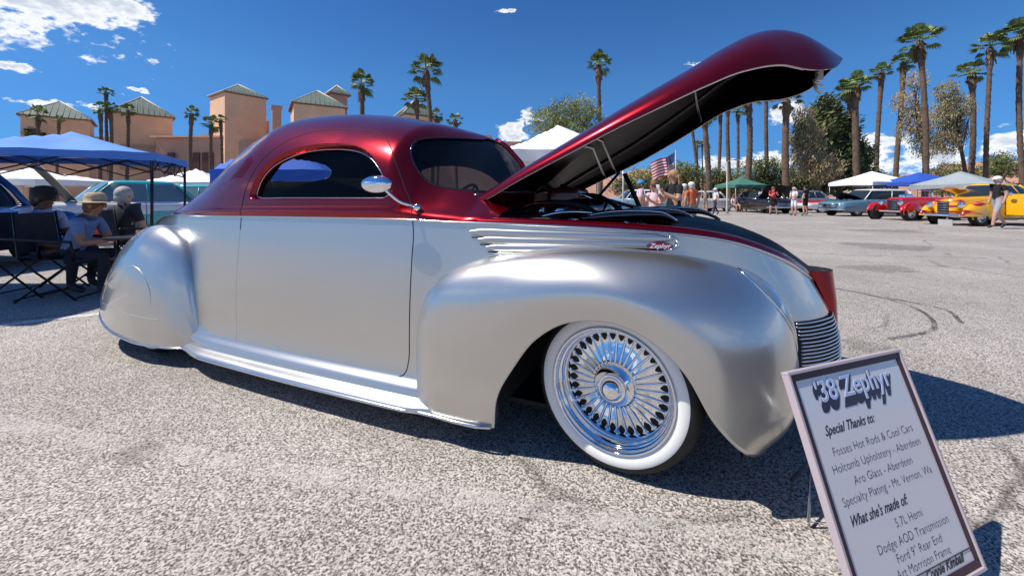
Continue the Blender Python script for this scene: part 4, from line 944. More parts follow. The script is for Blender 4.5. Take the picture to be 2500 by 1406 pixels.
# ------------------------------------------------------------------ canopies
def canopy(label, x, y, w, d, ze, zp, col, rz=0.0, val=.22, leg=True, name='pop_up_canopy', frame=False, group='pop up canopies', val_col=None, legr=.018):
    t = thing(name, label, 'canopy', (x, y, 0), rz, group)
    cm = mat('canopy cloth '+name+str(col), col, .75, var=.06, vscale=1.5, bump=.25, bscale=3)
    # cloth: sagging hip roof
    n = 16; G = []
    for i in range(n+1):
        row = []
        for j in range(n+1):
            a, b_ = 2*i/n-1, 2*j/n-1; q = max(abs(a), abs(b_)); h = (1-q)
            sag = -.06*math.sin(PI*q)*(1+.5*math.cos(4*math.atan2(b_, a)))
            row.append((a*w/2, b_*d/2, ze+(zp-ze)*(h**1.0)+sag+.012*math.sin(9*a+4*b_)))
        G.append(row)
    m = MB(); m.grid(G, 0, True, flip=True); r = m.build('roof', cm, t)
    m = MB(); E = [(-w/2, -d/2), (w/2, -d/2), (w/2, d/2), (-w/2, d/2)]
    for k in range(4):
        a, b_ = E[k], E[(k+1) % 4]; nn = 14; rows = []
        for i in range(nn+1):
            f = i/nn; x_, y_ = a[0]+(b_[0]-a[0])*f, a[1]+(b_[1]-a[1])*f; wv = .015*math.sin(f*25+k)
            ox, oy = (b_[1]-a[1])/max(w, d)*wv, -(b_[0]-a[0])/max(w, d)*wv
            rows.append([(x_, y_, ze), (x_+ox, y_+oy, ze-val*(.92+.08*math.cos(f*2*PI)))])
        m.grid(rows, 0, True)
    m.build('valance', cm, t)
    fm = mat('canopy frame', (.03, .03, .035), .4, .6) if frame else mat('white canopy frame', (.5, .5, .5), .4, .3)
    if leg:
        for k, (a, b_) in enumerate(E): m = MB(); m.tube([(a*.97, b_*.97, 0), (a*.97, b_*.97, ze-.02)], legr, 6); m.build('leg', fm, t)
    if frame:
        for k in range(4):
            a, b_ = E[k], E[(k+1) % 4]; N = 3; m = MB()
            for j in range(N):
                f0, f1 = j/N, (j+1)/N; p = lambda f, z: (.965*(a[0]+(b_[0]-a[0])*f), .965*(a[1]+(b_[1]-a[1])*f), z)
                m.tube([p(f0, ze-.03), p(f1, ze-.36)], .013, 5); m.tube([p(f0, ze-.36), p(f1, ze-.03)], .013, 5)
            m.build('truss', fm, t)
    return t
canopy('bright blue canopy sheltering the seated people at the left', -8.15, 7.57, 3.0, 2.0, 1.88, 2.30, (.10, .27, .72), math.radians(25), frame=True, val=.14, legr=.024)
canopy('blue canopy seen through the side windows of the coupe', -6.9, 12.6, 3.0, 2.5, 1.85, 3.15, (.03, .13, .60), .1, frame=True, val=.7)
canopy('white canopy with a tall roof behind the hood hinge', .95, 8.6, 2.2, 2.4, 1.95, 2.60, (.80, .81, .80), .0)
canopy('green canopy in front of the bushes beyond the lot', ax(1808, 30), 30, 2.5, 2.5, az_(466, 30)+.4, az_(445, 30)+.35, (.05, .16, .12), .1)
canopy('white canopy leftmost of three above the parked cars', ax(2128, 27), 27, 3.4, 3.0, az_(446, 27), az_(422, 27)+.1, (.78, .79, .80), .15)
canopy('royal blue canopy between the white and the grey one', ax(2243, 25), 25, 3.2, 3.0, az_(447, 25), az_(421, 25), (.02, .08, .42), -.1)
canopy('grey canopy rightmost of three, behind the yellow coupe', ax(2345, 21), 21, 3.1, 3.0, az_(452, 21), az_(418, 21), (.30, .35, .37), .5)
canopy('small white canopy tip behind the turquoise and white car', ax(478, 20), 20, 3.0, 3.0, az_(447, 20), az_(412, 20), (.80, .80, .80), .3)
canopy('white canopy at the left edge, largely hidden under the blue one', ax(30, 15), 15.5, 4.0, 3.0, 1.7, 2.2, (.75, .75, .76), 0)
canopy('canopy just outside the left edge that shades the seated people', -7.95, 4.05, 3.0, 1.7, 3.7, 4.3, (.10, .27, .72), 0, leg=True, frame=True)
# ------------------------------------------------------------------ other vehicles
glass_bg = mat('dark car glass', (.02, .03, .035), .03, coat=.5)
light_glass = mat('pale car glass', (.16, .24, .25), .04, coat=.5)
def car_wheel(t, x, y, r, rim=satin, ww=False, wd=.2, hub=.55):
    sd = 1 if y > 0 else -1; M_ = Matrix.Translation((x, y, r)) @ Matrix.Rotation(-sd*PI/2, 4, 'X')
    m = MB(); m.lathe([(r*.55, .01), (r*.62, .02), (r*.85, .02), (r*.97, -.01), (r, -.05), (r, -wd+.04), (r*.9, -wd), (0, -wd)], 28, 0, M_); w_ = m.build('wheel', rubber, t)
    m = MB(); m.lathe([(r*.60, .024), (r*.55, .028), (r*.53, .0), (r*.42, -.02), (r*.28, .0), (r*.20, .03), (r*.12, .045), (0, .05)], 24, 0, M_)
    m.build('rim', rim, w_)
    if ww: m = MB(); m.lathe([(r*.60, .024), (r*.70, .027), (r*.78, .025)], 28, 0, M_); m.build('whitewall', white_rubber, w_)
    for k in range(6):
        a = 2*PI*k/6; m = MB(); m.ell(M_ @ Vector((r*.38*math.cos(a), r*.38*math.sin(a), -.004)), (r*.06, .01, r*.06), n=8, m=4); m.build('rim_slot', blackmatte, w_)
def section(w, zt, zb_, cr_=.03, bulge=.03, nb=14):
    """closed body section from roof centre down one side, under and back up"""
    h = zt-zb_; half = [(0, zt+cr_), (w*.45, zt+cr_*.8), (w*.82, zt), (w*.965, zt-.07*min(1, h)), (w+bulge*.6, zt-.35*h), (w+bulge, zt-.55*h), (w+bulge*.4, zb_+.22*h), (w*.98, zb_+.05*h), (w*.9, zb_), (0, zb_)]
    return half
def body_loft(stations, mi=0, nu=60):
    """stations: (x, halfwidth, ztop, zbottom)"""
    S = cr(stations, nu); G = []
    for x, w, zt, zb_ in S:
        h = cr(section(max(w, .01), zt, zb_), 22); G.append([(x, y, z) for y, z in h]+[(x, -y, z) for y, z in h[::-1][1:]])
    return np.array(G)
def auto(name, label, loc, rz, stations, paint, cabin=None, roofp=None, wheels=(), r=.33, ww=False, rim=None, lamps=(), bumpers=(), grille=None, low=None, low_z=None, glass=None, hood_open=None, cat='car', group=None, beltz=None, extra=None):
    t = thing(name, label, cat, (*loc, 0), rz, group); rim = rim or satin
    G = body_loft(stations); m = MB(); m.grid(G, 0, True, flip=True); m.add(G[0], [tuple(range(len(G[0])))[::-1]]); m.add(G[-1], [tuple(range(len(G[0])))])
    if low: # two tone by height
        for i, f in enumerate(m.f):
            z = sum(m.v[k][2] for k in f)/len(f)
            if z < low_z: m.m[i] = 1
    m.build('body', [paint, low] if low else paint, t)
    if cabin:
        x0b, x1b, x0t, x1t, wb_, wt, zb_, zt = cabin
        def gh(inset=0, z0=zb_, z1=zt):
            rows = []
            for f in np.linspace(0, 1, 7):
                z = z0+(z1-z0)*f; g_ = f**1.25; xa = x0b+(x0t-x0b)*g_; xb = x1b+(x1t-x1b)*g_; w = wb_+(wt-wb_)*g_-inset
                c = .28*(xa-xb)*.5; ring = []
                for a in np.linspace(0, 2*PI, 41)[:-1]:
                    ca, sa = math.cos(a), math.sin(a); ring.append(((xa+xb)/2+(xa-xb)/2*math.copysign(abs(ca)**.42, ca), w*math.copysign(abs(sa)**.42, sa), z))
                ring.append(ring[0]); rows.append(ring)
            return rows
        m = MB(); m.grid(gh(), 0, True); m.build('glasshouse', glass or glass_bg, t)
        rows = gh(-.015, zt-.07, zt-.07)[:1]; base = np.array(gh(-.012)[-1]); cx = (x0t+x1t)/2; R_ = []
        for sc, dz in ((1.0, -.06), (1.015, -.03), (1.0, .0), (.93, .035), (.75, .06), (.4, .075), (.01, .08)):
            R_.append([(cx+(p[0]-cx)*sc, p[1]*sc, zt+dz) for p in base])
        m = MB(); m.grid(R_, 0, True); m.build('roof', roofp or paint, t)
        for sd in (-1, 1):
            for f0, wdt in ((.985, .035), (.47, .03), (.0+.015, .06)):
                xb_ = x1b+(x0b-x1b)*f0; xt_ = x1t+(x0t-x1t)*f0; m = MB(); yb, yt = sd*(wb_*.965), sd*(wt*.965)
                if f0 > .9 or f0 < .1: yb *= .93; yt *= .93
                m.tube([(xb_, yb+sd*.02, zb_-.02), ((xb_+xt_)/2+.0*f0, (yb+yt)/2+sd*.035, (zb_+zt)/2), (xt_, yt+sd*.012, zt-.02)], wdt*.8, 6); m.build('pillar', roofp or paint, t)
            m = MB(); m.tube([(x1b, sd*(wb_+.01), zb_+.005), (x0b, sd*(wb_+.01), zb_+.005)], .014, 6); m.build('belt_trim', satin, t)
    for x, y in wheels:
        car_wheel(t, x, y, r, rim, ww)
        sd = 1 if y > 0 else -1; m = MB(); m.tube([(x+(r+.05)*math.cos(a), y+sd*.012, r+(r+.05)*math.sin(a)) for a in np.linspace(-.25, PI+.25, 18)], .028, 6); m.build('arch_lip', paint if not low else low, t)
        m = MB(); M_ = Matrix.Translation((x, y-sd*.02, r)) @ Matrix.Rotation(-sd*PI/2, 4, 'X'); m.lathe([(r+.055, 0), (0, 0)], 28, 0, M_); m.build('arch_opening', blackmatte, t)
    for x, y, z, rr in lamps:
        m = MB(); M_ = Matrix.Translation((x, y, z)) @ Matrix.Rotation(PI/2 if x > 0 else -PI/2, 4, 'Y'); m.lathe([(rr*1.15, -.03), (rr*1.15, .015), (rr, .02), (rr*.7, .035), (0, .05)], 18, 0, M_)
        m.build('headlight' if x > 0 else 'tail_light', chrome if x > 0 else mat('red lens', (.35, .01, .01), .2), t)
    for x, w, z in bumpers:
        s_ = 1 if x > 0 else -1; m = MB(); m.tube(cr([(x-s_*.35, -w, z), (x-s_*.08, -w*.92, z), (x, -w*.5, z), (x+s_*.02, 0, z), (x, w*.5, z), (x-s_*.08, w*.92, z), (x-s_*.35, w, z)], 24), .055, 8); m.build('bumper', chrome, t)
    if grille:
        x, w, z0, z1 = grille; m = MB(); m.box((x, 0, (z0+z1)/2), (.04, 2*w, z1-z0)); g_ = m.build('grille', blackmatte, t)
        for k in range(5): m = MB(); z = z0+(z1-z0)*(k+.5)/5; m.tube([(x+.03, -w, z), (x+.04, 0, z), (x+.03, w, z)], .012, 6); m.build('grille_bar', chrome, g_)
    # door lines and handles
    if cabin:
        for sd in (-1, 1):
            for f0 in (.06, .50, .96):
                xx = cabin[1]+(cabin[0]-cabin[1])*f0; i = int(np.argmin(np.abs(G[:, 0, 0]-xx))); pts = G[i][5:17] if sd == 1 else G[i][-17:-5]
                m = MB(); m.tube([(xx, p[1]*1.003, p[2]) for p in pts], .007, 4); m.build('door_seam', seam_m, t)
            m = MB(); xx = cabin[1]+(cabin[0]-cabin[1])*.42; m.tube([(xx, sd*(wb_+.05), cabin[6]-.14), (xx+.14, sd*(wb_+.05), cabin[6]-.14)], .014, 6); m.build('door_handle', chrome, t)
    if hood_open:
        xh, zh, Lh, wh, ang = hood_open; G2 = []
        for i in range(9):
            f = i/8; x = xh+Lh*f*math.cos(ang); z = zh+Lh*f*math.sin(ang)-.10*f*f
            G2.append([(x, wh*(1-.15*f)*a, z+.05*(1-a*a)) for a in np.linspace(-1, 1, 9)])
        m = MB(); m.grid(G2, 0, True); m.grid(np.array(G2)-np.array([0, 0, .03]), 1, True, flip=True); m.build('open_hood', [paint, blackmatte], t)
        m = MB(); m.box((xh+Lh*.5, 0, zh-.08), (Lh*.85, wh*1.5, .12)); m.build('engine', blackmatte, t, bevel=.03)
        for a in (-.5, .1, .5): m = MB(); m.ell((xh+Lh*.45, a*wh, zh+.0), (.16, .12, .08)); m.build('engine_cover', satin, t)
    return t
def fender_blob(t, cx, cy, L, h, w, z0, paint, nm='fender', mi=None, n=26):
    G = []
    for i in range(n):
        f = i/(n-1); x = cx-L/2+L*f; k = math.sin(PI*f**.85)**.62 if 0 < f < 1 else 0.0; row = []
        for a in np.linspace(0, PI, 13): row.append((x, cy+w*k*math.cos(a), z0+(h-z0)*k*math.sin(a)**.8))
        G.append(row)
    m = MB(); m.grid(G, 0, True, flip=True); return m.build(nm, paint, t)

turq = mat('turquoise paint', (.03, .42, .42), .25, coat=1.0); wht = mat('white car paint', (.80, .79, .76), .25, coat=1.0)
yel = mat('yellow hot rod paint', (.80, .44, .012), .25, coat=1.0); redc = mat('bright red paint', (.52, .010, .018), .22, coat=1.0)
blueg = mat('slate blue paint', (.09, .20, .28), .25, coat=1.0); darkc = mat('dark car paint', (.02, .016, .018), .2, coat=1.0); silc = mat('silver car paint', (.4, .41, .42), .3, metal=.6, coat=1.0)
fift = [(2.45, .55, .72, .45), (2.38, .80, .82, .34), (2.1, .90, .90, .27), (1.2, .93, .95, .25), (.4, .94, .96, .25), (-1.2, .94, .95, .25), (-2.1, .90, .90, .28), (-2.5, .82, .84, .34), (-2.6, .6, .72, .45)]
def fifties(label, loc, rz, low, top, roofp, hood=None, glass=None):
    return auto('fifties_car', label, loc, rz, fift, top, (1.0, -1.55, .45, -1.05, .80, .62, .95, 1.48), roofp, [(1.45, .86), (1.45, -.86), (-1.45, .86), (-1.45, -.86)], .35, True, None, [(2.42, .66, .72, .10), (2.42, -.66, .72, .10), (-2.6, .66, .72, .07), (-2.6, -.66, .72, .07)], [(2.55, .85, .42), (-2.7, .85, .42)], (2.45, .5, .48, .68), low, .66, glass, hood)
fifties('turquoise and white fifties car under the blue canopy, its white hood raised', (-11.0, 11.6), math.radians(235), turq, wht, turq, (1.0, .98, 1.25, .72, 1.0), light_glass)
fifties('white fifties car with turquoise roof showing between the canopy leg and the coupe tail', (-12.1, 15.6), math.radians(200), wht, wht, turq, None, light_glass)
auto('parked_car', 'blue car cut by the left edge of the picture under the canopy', (-9.9, 6.6), math.radians(168), fift, mat('deep blue paint', (.02, .09, .30), .25, coat=1.0), (1.0, -1.55, .45, -1.05, .80, .62, .95, 1.5), None, [(1.45, .86), (1.45, -.86), (-1.45, .86), (-1.45, -.86)], .34, False, None, [(2.42, .66, .72, .10), (2.42, -.66, .72, .10)], [(2.55, .85, .42)])
# across the lot
auto('station_wagon', 'slate blue station wagon with white roof parked left of the red hot rod', (20.4, 23.6), math.radians(187), [(2.35, .6, .62, .42), (2.28, .80, .74, .34), (2.0, .86, .84, .27), (1.0, .90, .92, .24), (-1.5, .91, .94, .24), (-2.2, .88, .94, .28), (-2.4, .80, .88, .36)], blueg, (.95, -2.25, .35, -2.05, .78, .66, .92, 1.46), wht, [(1.45, .83), (1.45, -.83), (-1.4, .83), (-1.4, -.83)], .32, False, None, [(2.34, .6, .62, .09), (2.34, -.6, .62, .09)], [(2.42, .8, .40), (-2.5, .8, .42)], (2.36, .45, .5, .68), hood_open=(.9, .93, 1.1, .7, .45))
auto('convertible', 'low white convertible with red stripe parked left of the blue wagon', (22.0, 28.2), math.radians(184), [(2.4, .6, .58, .40), (2.3, .80, .72, .32), (1.8, .88, .80, .26), (-1.5, .90, .84, .25), (-2.3, .86, .82, .30), (-2.5, .7, .7, .4)], redc, None, None, [(1.45, .83), (1.45, -.83), (-1.4, .83), (-1.4, -.83)], .32, True, None, [(2.38, .6, .6, .08), (2.38, -.6, .6, .08)], [(2.46, .8, .42)], None, wht, .66)
auto('parked_car', 'dark car with raised hood facing the lot behind the man in red', (17.3, 28.5), math.radians(268), fift, darkc, (1.0, -1.55, .45, -1.05, .80, .62, .95, 1.45), None, [(1.45, .86), (1.45, -.86), (-1.45, .86), (-1.45, -.86)], .34, False, None, [(2.42, .66, .72, .10), (2.42, -.66, .72, .10)], [(2.55, .85, .42)], (2.46, .5, .48, .68), hood_open=(1.0, .98, 1.2, .72, .9))
auto('parked_car', 'white car parked beyond the lot near the lamp post', (14.2, 30.5), math.radians(200), fift, wht, (1.0, -1.55, .45, -1.05, .80, .62, .95, 1.45), None, [(1.45, .86), (1.45, -.86), (-1.45, .86), (-1.45, -.86)], .34, True, None, [(2.42, .66, .72, .10), (2.42, -.66, .72, .10)], [(2.55, .85, .42)])
auto('parked_car', 'silver car behind the white canopy and the blue wagon', (23.5, 33), math.radians(190), fift, silc, (1.0, -1.55, .45, -1.05, .80, .62, .95, 1.5), None, [(1.45, .86), (1.45, -.86), (-1.45, .86), (-1.45, -.86)], .34, False, None, [(2.42, .66, .72, .10), (2.42, -.66, .72, .10)], [(2.55, .85, .42)], hood_open=(1.0, .98, 1.2, .72, 1.0))
auto('parked_car', 'maroon car behind the woman in white', (20.2, 33.5), math.radians(265), fift, mat('maroon car paint', (.16, .02, .025), .25, coat=1.0), (1.0, -1.55, .45, -1.05, .80, .62, .95, 1.5), None, [(1.45, .86), (1.45, -.86), (-1.45, .86), (-1.45, -.86)], .34, False, None, [(2.42, .66, .72, .10), (2.42, -.66, .72, .10)], [(2.55, .85, .42)])
auto('parked_car', 'pale blue car behind the woman in black under the hood', (8.3, 27.5), math.radians(185), fift, mat('pale blue car paint', (.25, .38, .45), .25, coat=1.0), (1.0, -1.55, .45, -1.05, .80, .62, .95, 1.5), wht, [(1.45, .86), (1.45, -.86), (-1.45, .86), (-1.45, -.86)], .34, True, None, [(2.42, .66, .72, .10), (2.42, -.66, .72, .10)], [(2.55, .85, .42)])

# red hot rod roadster
t = auto('hot_rod', 'bright red open wheeled hot rod between the blue wagon and the yellow coupe', (19.0, 19.4), math.radians(191), [(1.15, .30, .98, .5), (1.05, .34, 1.02, .45), (.5, .42, 1.05, .40), (-.2, .62, 1.06, .36), (-1.2, .72, 1.04, .34), (-1.9, .62, .95, .38), (-2.1, .4, .8, .5)], redc, None, None, [(1.25, .78), (1.25, -.78), (-1.35, .80), (-1.35, -.80)], .37, False, None, [(1.35, .42, .82, .11), (1.35, -.42, .82, .11)], (), (1.18, .24, .5, .95))
for sd in (-1, 1):
    fender_blob(t, 1.15, sd*.72, 1.25, .86, .18, .45, redc); fender_blob(t, -1.4, sd*.76, 1.35, .88, .2, .4, redc)
    m = MB(); m.box((-.1, sd*.74, .34), (1.6, .28, .05)); m.build('running_board', redc, t, bevel=.02)
m = MB(); m.tube(cr([(-.25, -.52, 1.08), (-.32, -.5, 1.32), (-.32, .5, 1.32), (-.25, .52, 1.08)], 20), .02, 6); m.build('windshield_frame', chrome, t)
m = MB(); m.box((.45, 0, 1.12), (.5, .3, .18)); m.build('engine_scoop', chrome, t, bevel=.05)
m = MB(); m.box((.95, 0, .42), (.9, 1.2, .06)); m.build('front_axle', chrome, t)

# yellow coupe with flames
def flame_paint():
    m = bpy.data.materials.new('yellow paint with red flames'); m.use_nodes = True; nt = m.node_tree; b = nt.nodes['Principled BSDF']; b.inputs['Roughness'].default_value = .22; b.inputs['Coat Weight'].default_value = 1
    tc = nd(nt, 'ShaderNodeTexCoord'); sp = nd(nt, 'ShaderNodeSeparateXYZ'); nt.links.new(tc.outputs['Object'], sp.inputs[0])
    mp = nd(nt, 'ShaderNodeMapping'); mp.inputs['Scale'].default_value = (.9, .9, 4.2); nt.links.new(tc.outputs['Object'], mp.inputs[0])
    nz = nd(nt, 'ShaderNodeTexNoise', inp={'Scale': 1.7, 'Detail': 1.0}); nt.links.new(mp.outputs[0], nz.inputs['Vector'])
    f = mathn(nt, 'ADD', nz.outputs[0], mathn(nt, 'MULTIPLY', mathn(nt, 'SUBTRACT', sp.outputs[0], 1.0), 0.10))
    c = ramp(nt, f, [(.0, (.80, .44, .012)), (.58, (.80, .42, .012)), (.62, (.75, .14, .01)), (.68, (.34, .014, .008)), (.80, (.12, .006, .006))])
    nt.links.new(c, b.inputs['Base Color']); return m
flam = flame_paint()
t = auto('yellow_coupe', 'yellow coupe with red flames and raised hood at the right edge', (18.55, 16.1), math.radians(190), [(2.0, .22, .95, .45), (1.9, .34, 1.02, .38), (1.4, .46, 1.07, .32), (.7, .60, 1.10, .28), (-.2, .74, 1.12, .26), (-1.2, .76, 1.12, .26), (-1.9, .66, 1.02, .28), (-2.3, .45, .85, .36), (-2.45, .2, .7, .45)], flam, (.45, -1.55, .08, -.95, .70, .52, 1.10, 1.54), yel, [(1.35, .72), (1.35, -.72), (-1.35, .72), (-1.35, -.72)], .345, False, None, [(1.92, .50, .78, .10), (1.92, -.50, .78, .10)], [(2.1, .7, .40)], (2.0, .18, .45, .9))
for sd in (-1, 1): fender_blob(t, 1.42, sd*.66, 1.55, .92, .24, .36, flam); fender_blob(t, -1.4, sd*.68, 1.5, .90, .22, .32, yel)
G2 = []
for i in range(12):
    f = i/11; x = .55+1.15*f; z = 1.14+.16*math.sin(f*PI*.55)+.05*f
    G2.append([(x, .48*(1-.35*f)*a, z+.10*(1-a*a)+.02) for a in np.linspace(-1, 1, 11)])
m = MB(); m.grid(G2, 0, True, flip=True); m.build('raised_hood', flam, t)
m = MB(); m.box((-.35, .73, .78), (.95, .03, .80)); m.build('door_opening', blackmatte, t)
m = MB(); m.box((.15, 1.05, .80), (.05, .62, .78), rz=0); dd = m.build('open_door', yel, t, bevel=.01)
m = MB(); m.ell((.35, .95, 1.2), (.03, .09, .07)); m.build('side_mirror', chrome, t)
m = MB(); m.box((2.35, .3, .12), (.02, .45, .24)); m.build('front_plate_stand', mat('grey card', (.4, .4, .4), .7), t)

# ------------------------------------------------------------------ lamp post, flag
t = thing('lamp_post', 'slim grey lamp post beside the small green canopy', 'lamp post', (ax(1775, 26), 26, 0)); m = MB(); m.lathe([(.09, 0), (.09, .4), (.045, .45), (.035, 3.3), (0, 3.3)], 12); m.build('pole', mat('galvanised', (.33, .33, .32), .5, .4), t)
m = MB(); m.tube(cr([(0, 0, 3.25), (.2, 0, 3.4), (.5, 0, 3.42)], 10), .025, 8); m.build('arm', MATS['galvanised'], t); m = MB(); m.box((.6, 0, 3.42), (.32, .16, .08)); m.build('lamp_head', MATS['galvanised'], t, bevel=.03)
F0 = 11.0; t = thing('flag', 'american flag with red and white stripes hanging behind the hood edge', 'flag', (ax(1650, F0), F0, 0))
m = MB(); m.tube([(0, 0, 0), (0, 0, 2.35)], .014, 8); m.build('pole', MATS['galvanised'], t)
fr, fw, fb = mat('flag red', (.50, .02, .03), .8), mat('flag white', (.75, .72, .70), .8), mat('flag blue', (.02, .03, .16), .8)
def flagpt(a, b_):  # a along fly 0..1, b down 0..1
    return (-.03-.62*a*(1-.12*b_), .09*math.sin(7*a+1.5*b_)+.05*math.sin(13*a), 2.28-.50*b_-.28*a-.03*math.sin(6*a))
for k in range(13):
    G = [[flagpt(a, (k+f)/13) for f in (0, .5, 1)] for a in np.linspace(0 if k >= 7 else .4, 1, 22)]
    m = MB(); m.grid(G, 0, True); m.build('stripe', fr if k % 2 == 0 else fw, t)
m = MB(); m.grid([[flagpt(a, b_) for b_ in np.linspace(0, 7/13, 8)] for a in np.linspace(0, .4, 12)], 0, True); cz = m.build('canton', fb, t)
m = MB()
for i in range(9):
    for j in range(5 if i % 2 == 0 else 6):
        a = .025+.35*((j+(.5 if i % 2 == 0 else 0))/5.5); b_ = (i+.6)/9.4*7/13; p = flagpt(a, b_); V = [(p[0]+.012*(1 if q % 2 == 0 else .45)*math.cos(q*PI/5+PI/2), p[1]-.006, p[2]+.012*(1 if q % 2 == 0 else .45)*math.sin(q*PI/5+PI/2)) for q in range(10)]; m.add(V, [tuple(range(10))])
m.build('stars', fw, cz)

# ------------------------------------------------------------------ people
skin_a = mat('fair skin', (.50, .28, .20), .55); skin_b = mat('tanned skin', (.33, .17, .11), .55); skin_d = mat('brown skin', (.10, .05, .035), .5)
def cloth(name, c): return mat(name, c, .85, var=.12, vscale=9, bump=.2, bscale=30)
def person(label, loc, face, shirt, pants, pose='stand', h=1.75, skin=skin_a, hair=None, hair_long=False, hat=None, hatc=None, shorts=True, female=False, shoe=None, arms='down', group=None, lean=0.0, fingers=False, sleeve=True):
    """face: direction looked at, radians from +X"""
    t = thing('person', label, 'person', (*loc, 0), face, group); k = h/1.75; sw = .165 if female else .19; J = {}
    J['pel'] = (0, 0, .96); J['wai'] = (.0, 0, 1.10); J['che'] = (.01, 0, 1.29); J['nec'] = (0, 0, 1.475); J['hed'] = (.02, 0, 1.575); J['top'] = (.012, 0, 1.665)
    for s_, n_ in ((1, 'L'), (-1, 'R')):
        J['sho'+n_] = (0, s_*sw, 1.415); J['elb'+n_] = (-.03, s_*(sw+.06), 1.14); J['wri'+n_] = (.05, s_*(sw+.055), .90); J['han'+n_] = (.08, s_*(sw+.05), .82)
        J['hip'+n_] = (0, s_*.09, .90); J['kne'+n_] = (.02, s_*.10, .50); J['ank'+n_] = (-.01, s_*.105, .09); J['toe'+n_] = (.15, s_*.125, .035)
    if pose == 'walk': J['kneL'] = (.16, .10, .51); J['ankL'] = (.24, .10, .10); J['toeL'] = (.39, .11, .06); J['kneR'] = (-.06, -.10, .50); J['ankR'] = (-.28, -.1, .15); J['toeR'] = (-.16, -.11, .04)
    if pose == 'apart':
        for s_, n_ in ((1, 'L'), (-1, 'R')): J['kne'+n_] = (.03, s_*.15, .50); J['ank'+n_] = (0, s_*.19, .09); J['toe'+n_] = (.14, s_*.22, .035)
    if pose == 'sit':
        dz = -.50
        for n_ in list(J):
            if n_[:3] not in ('kne', 'ank', 'toe'): x, y, z = J[n_]; J[n_] = (x+max(0, z-.96)*lean, y, z+dz)
        for s_, n_ in ((1, 'L'), (-1, 'R')): J['hip'+n_] = (.05, s_*.10, .45); J['kne'+n_] = (.46, s_*.14, .50); J['ank'+n_] = (.42, s_*.13, .09); J['toe'+n_] = (.57, s_*.15, .035)
    zo = -.50 if pose == 'sit' else 0
    def arm(n_, e, w_, h_):
        J['elb'+n_] = e; J['wri'+n_] = w_; J['han'+n_] = h_
    sx = lean*.42 if pose == 'sit' else 0
    if arms == 'phone': arm('L', (.08, sw+.03, 1.17), (.27, .07, 1.28), (.31, .04, 1.34)); arm('R', (.06, -sw-.04, 1.15), (.26, -.08, 1.26), (.31, -.05, 1.32))
    if arms == 'cross': arm('L', (.04, sw+.05, 1.15), (.2, .06, 1.12), (.22, -.03, 1.13)); arm('R', (.04, -sw-.05, 1.15), (.2, -.06, 1.13), (.22, .03, 1.14))
    if arms == 'hips': arm('L', (-.03, sw+.17, 1.17), (.05, sw-.02, 1.02), (.10, sw-.06, 1.0)); arm('R', (-.03, -sw-.17, 1.17), (.05, -sw+.02, 1.02), (.10, -sw+.06, 1.0))
    if arms == 'lap' : arm('L', (sx+.06, sw+.07, 1.12+zo), (sx+.28, sw-.02, 1.05+zo), (sx+.36, sw-.06, 1.05+zo)); arm('R', (sx+.06, -sw-.07, 1.12+zo), (sx+.28, -sw+.02, 1.05+zo), (sx+.36, -sw+.06, 1.05+zo))
    if arms == 'reach': arm('L', (sx+.10, sw+.05, 1.15+zo), (sx+.34, sw-.04, 1.17+zo), (sx+.42, sw-.06, 1.19+zo)); arm('R', (sx+.10, -sw-.05, 1.14+zo), (sx+.36, -sw+.02, 1.18+zo), (sx+.44, -sw+.04, 1.20+zo))
    if arms == 'pocket': arm('R', (-.06, -sw-.10, 1.15), (.06, -sw-.02, .98), (.10, -sw+.01, .93))
    E_ = [('pel', 'wai'), ('wai', 'che'), ('che', 'nec'), ('nec', 'hed'), ('hed', 'top')]
    for n_ in 'LR': E_ += [('che', 'sho'+n_), ('sho'+n_, 'elb'+n_), ('elb'+n_, 'wri'+n_), ('wri'+n_, 'han'+n_), ('pel', 'hip'+n_), ('hip'+n_, 'kne'+n_), ('kne'+n_, 'ank'+n_), ('ank'+n_, 'toe'+n_)]
    R = {'pel': (.155, .125), 'wai': (.145 if not female else .12, .115), 'che': (.165 if not female else .145, .125), 'nec': (.056, .056), 'hed': (.085, .098), 'top': (.07, .08), 'sho': (.072, .068), 'elb': (.048, .048), 'wri': (.030, .030), 'han': (.038, .028), 'hip': (.105, .105), 'kne': (.066, .066), 'ank': (.040, .040), 'toe': (.042, .035)}
    if shorts: R['kne'] = (.07, .07)
    if fingers:
        for s_, n_ in ((1, 'L'), (-1, 'R')):
            hx = Vector(J['han'+n_]); d = (hx-Vector(J['wri'+n_])).normalized(); sd_ = d.cross(Vector((0, 0, 1))).normalized()
            for q, (o_, l_) in enumerate(((-.030, .075), (-.010, .088), (.011, .082), (.031, .062))):
                J['f%d%s' % (q, n_)] = tuple(hx+sd_*o_+d*.035); J['g%d%s' % (q, n_)] = tuple(hx+sd_*o_*1.3+d*(.03+l_*.6)+Vector((0, 0, -.012))); E_ += [('han'+n_, 'f%d%s' % (q, n_)), ('f%d%s' % (q, n_), 'g%d%s' % (q, n_))]
            J['f4'+n_] = tuple(hx-d*.01+sd_*.045*s_*-1+Vector((0, 0, .01))); J['g4'+n_] = tuple(hx+d*.03+sd_*.06*s_*-1); E_ += [('han'+n_, 'f4'+n_), ('f4'+n_, 'g4'+n_)]
        for q in 'fg':
            for i in range(5): R['%s%d' % (q, i)] = (.0095, .0095) if q == 'f' else (.0075, .0075)
    names = list(J); me = bpy.data.meshes.new('body'); me.from_pydata([tuple(c*k for c in J[n_]) for n_ in names], [(names.index(a), names.index(b_)) for a, b_ in E_], [])
    o = link(bpy.data.objects.new('body_skeleton', me)); md = o.modifiers.new('skin', 'SKIN'); md.use_smooth_shade = True; md.branch_smoothing = .6
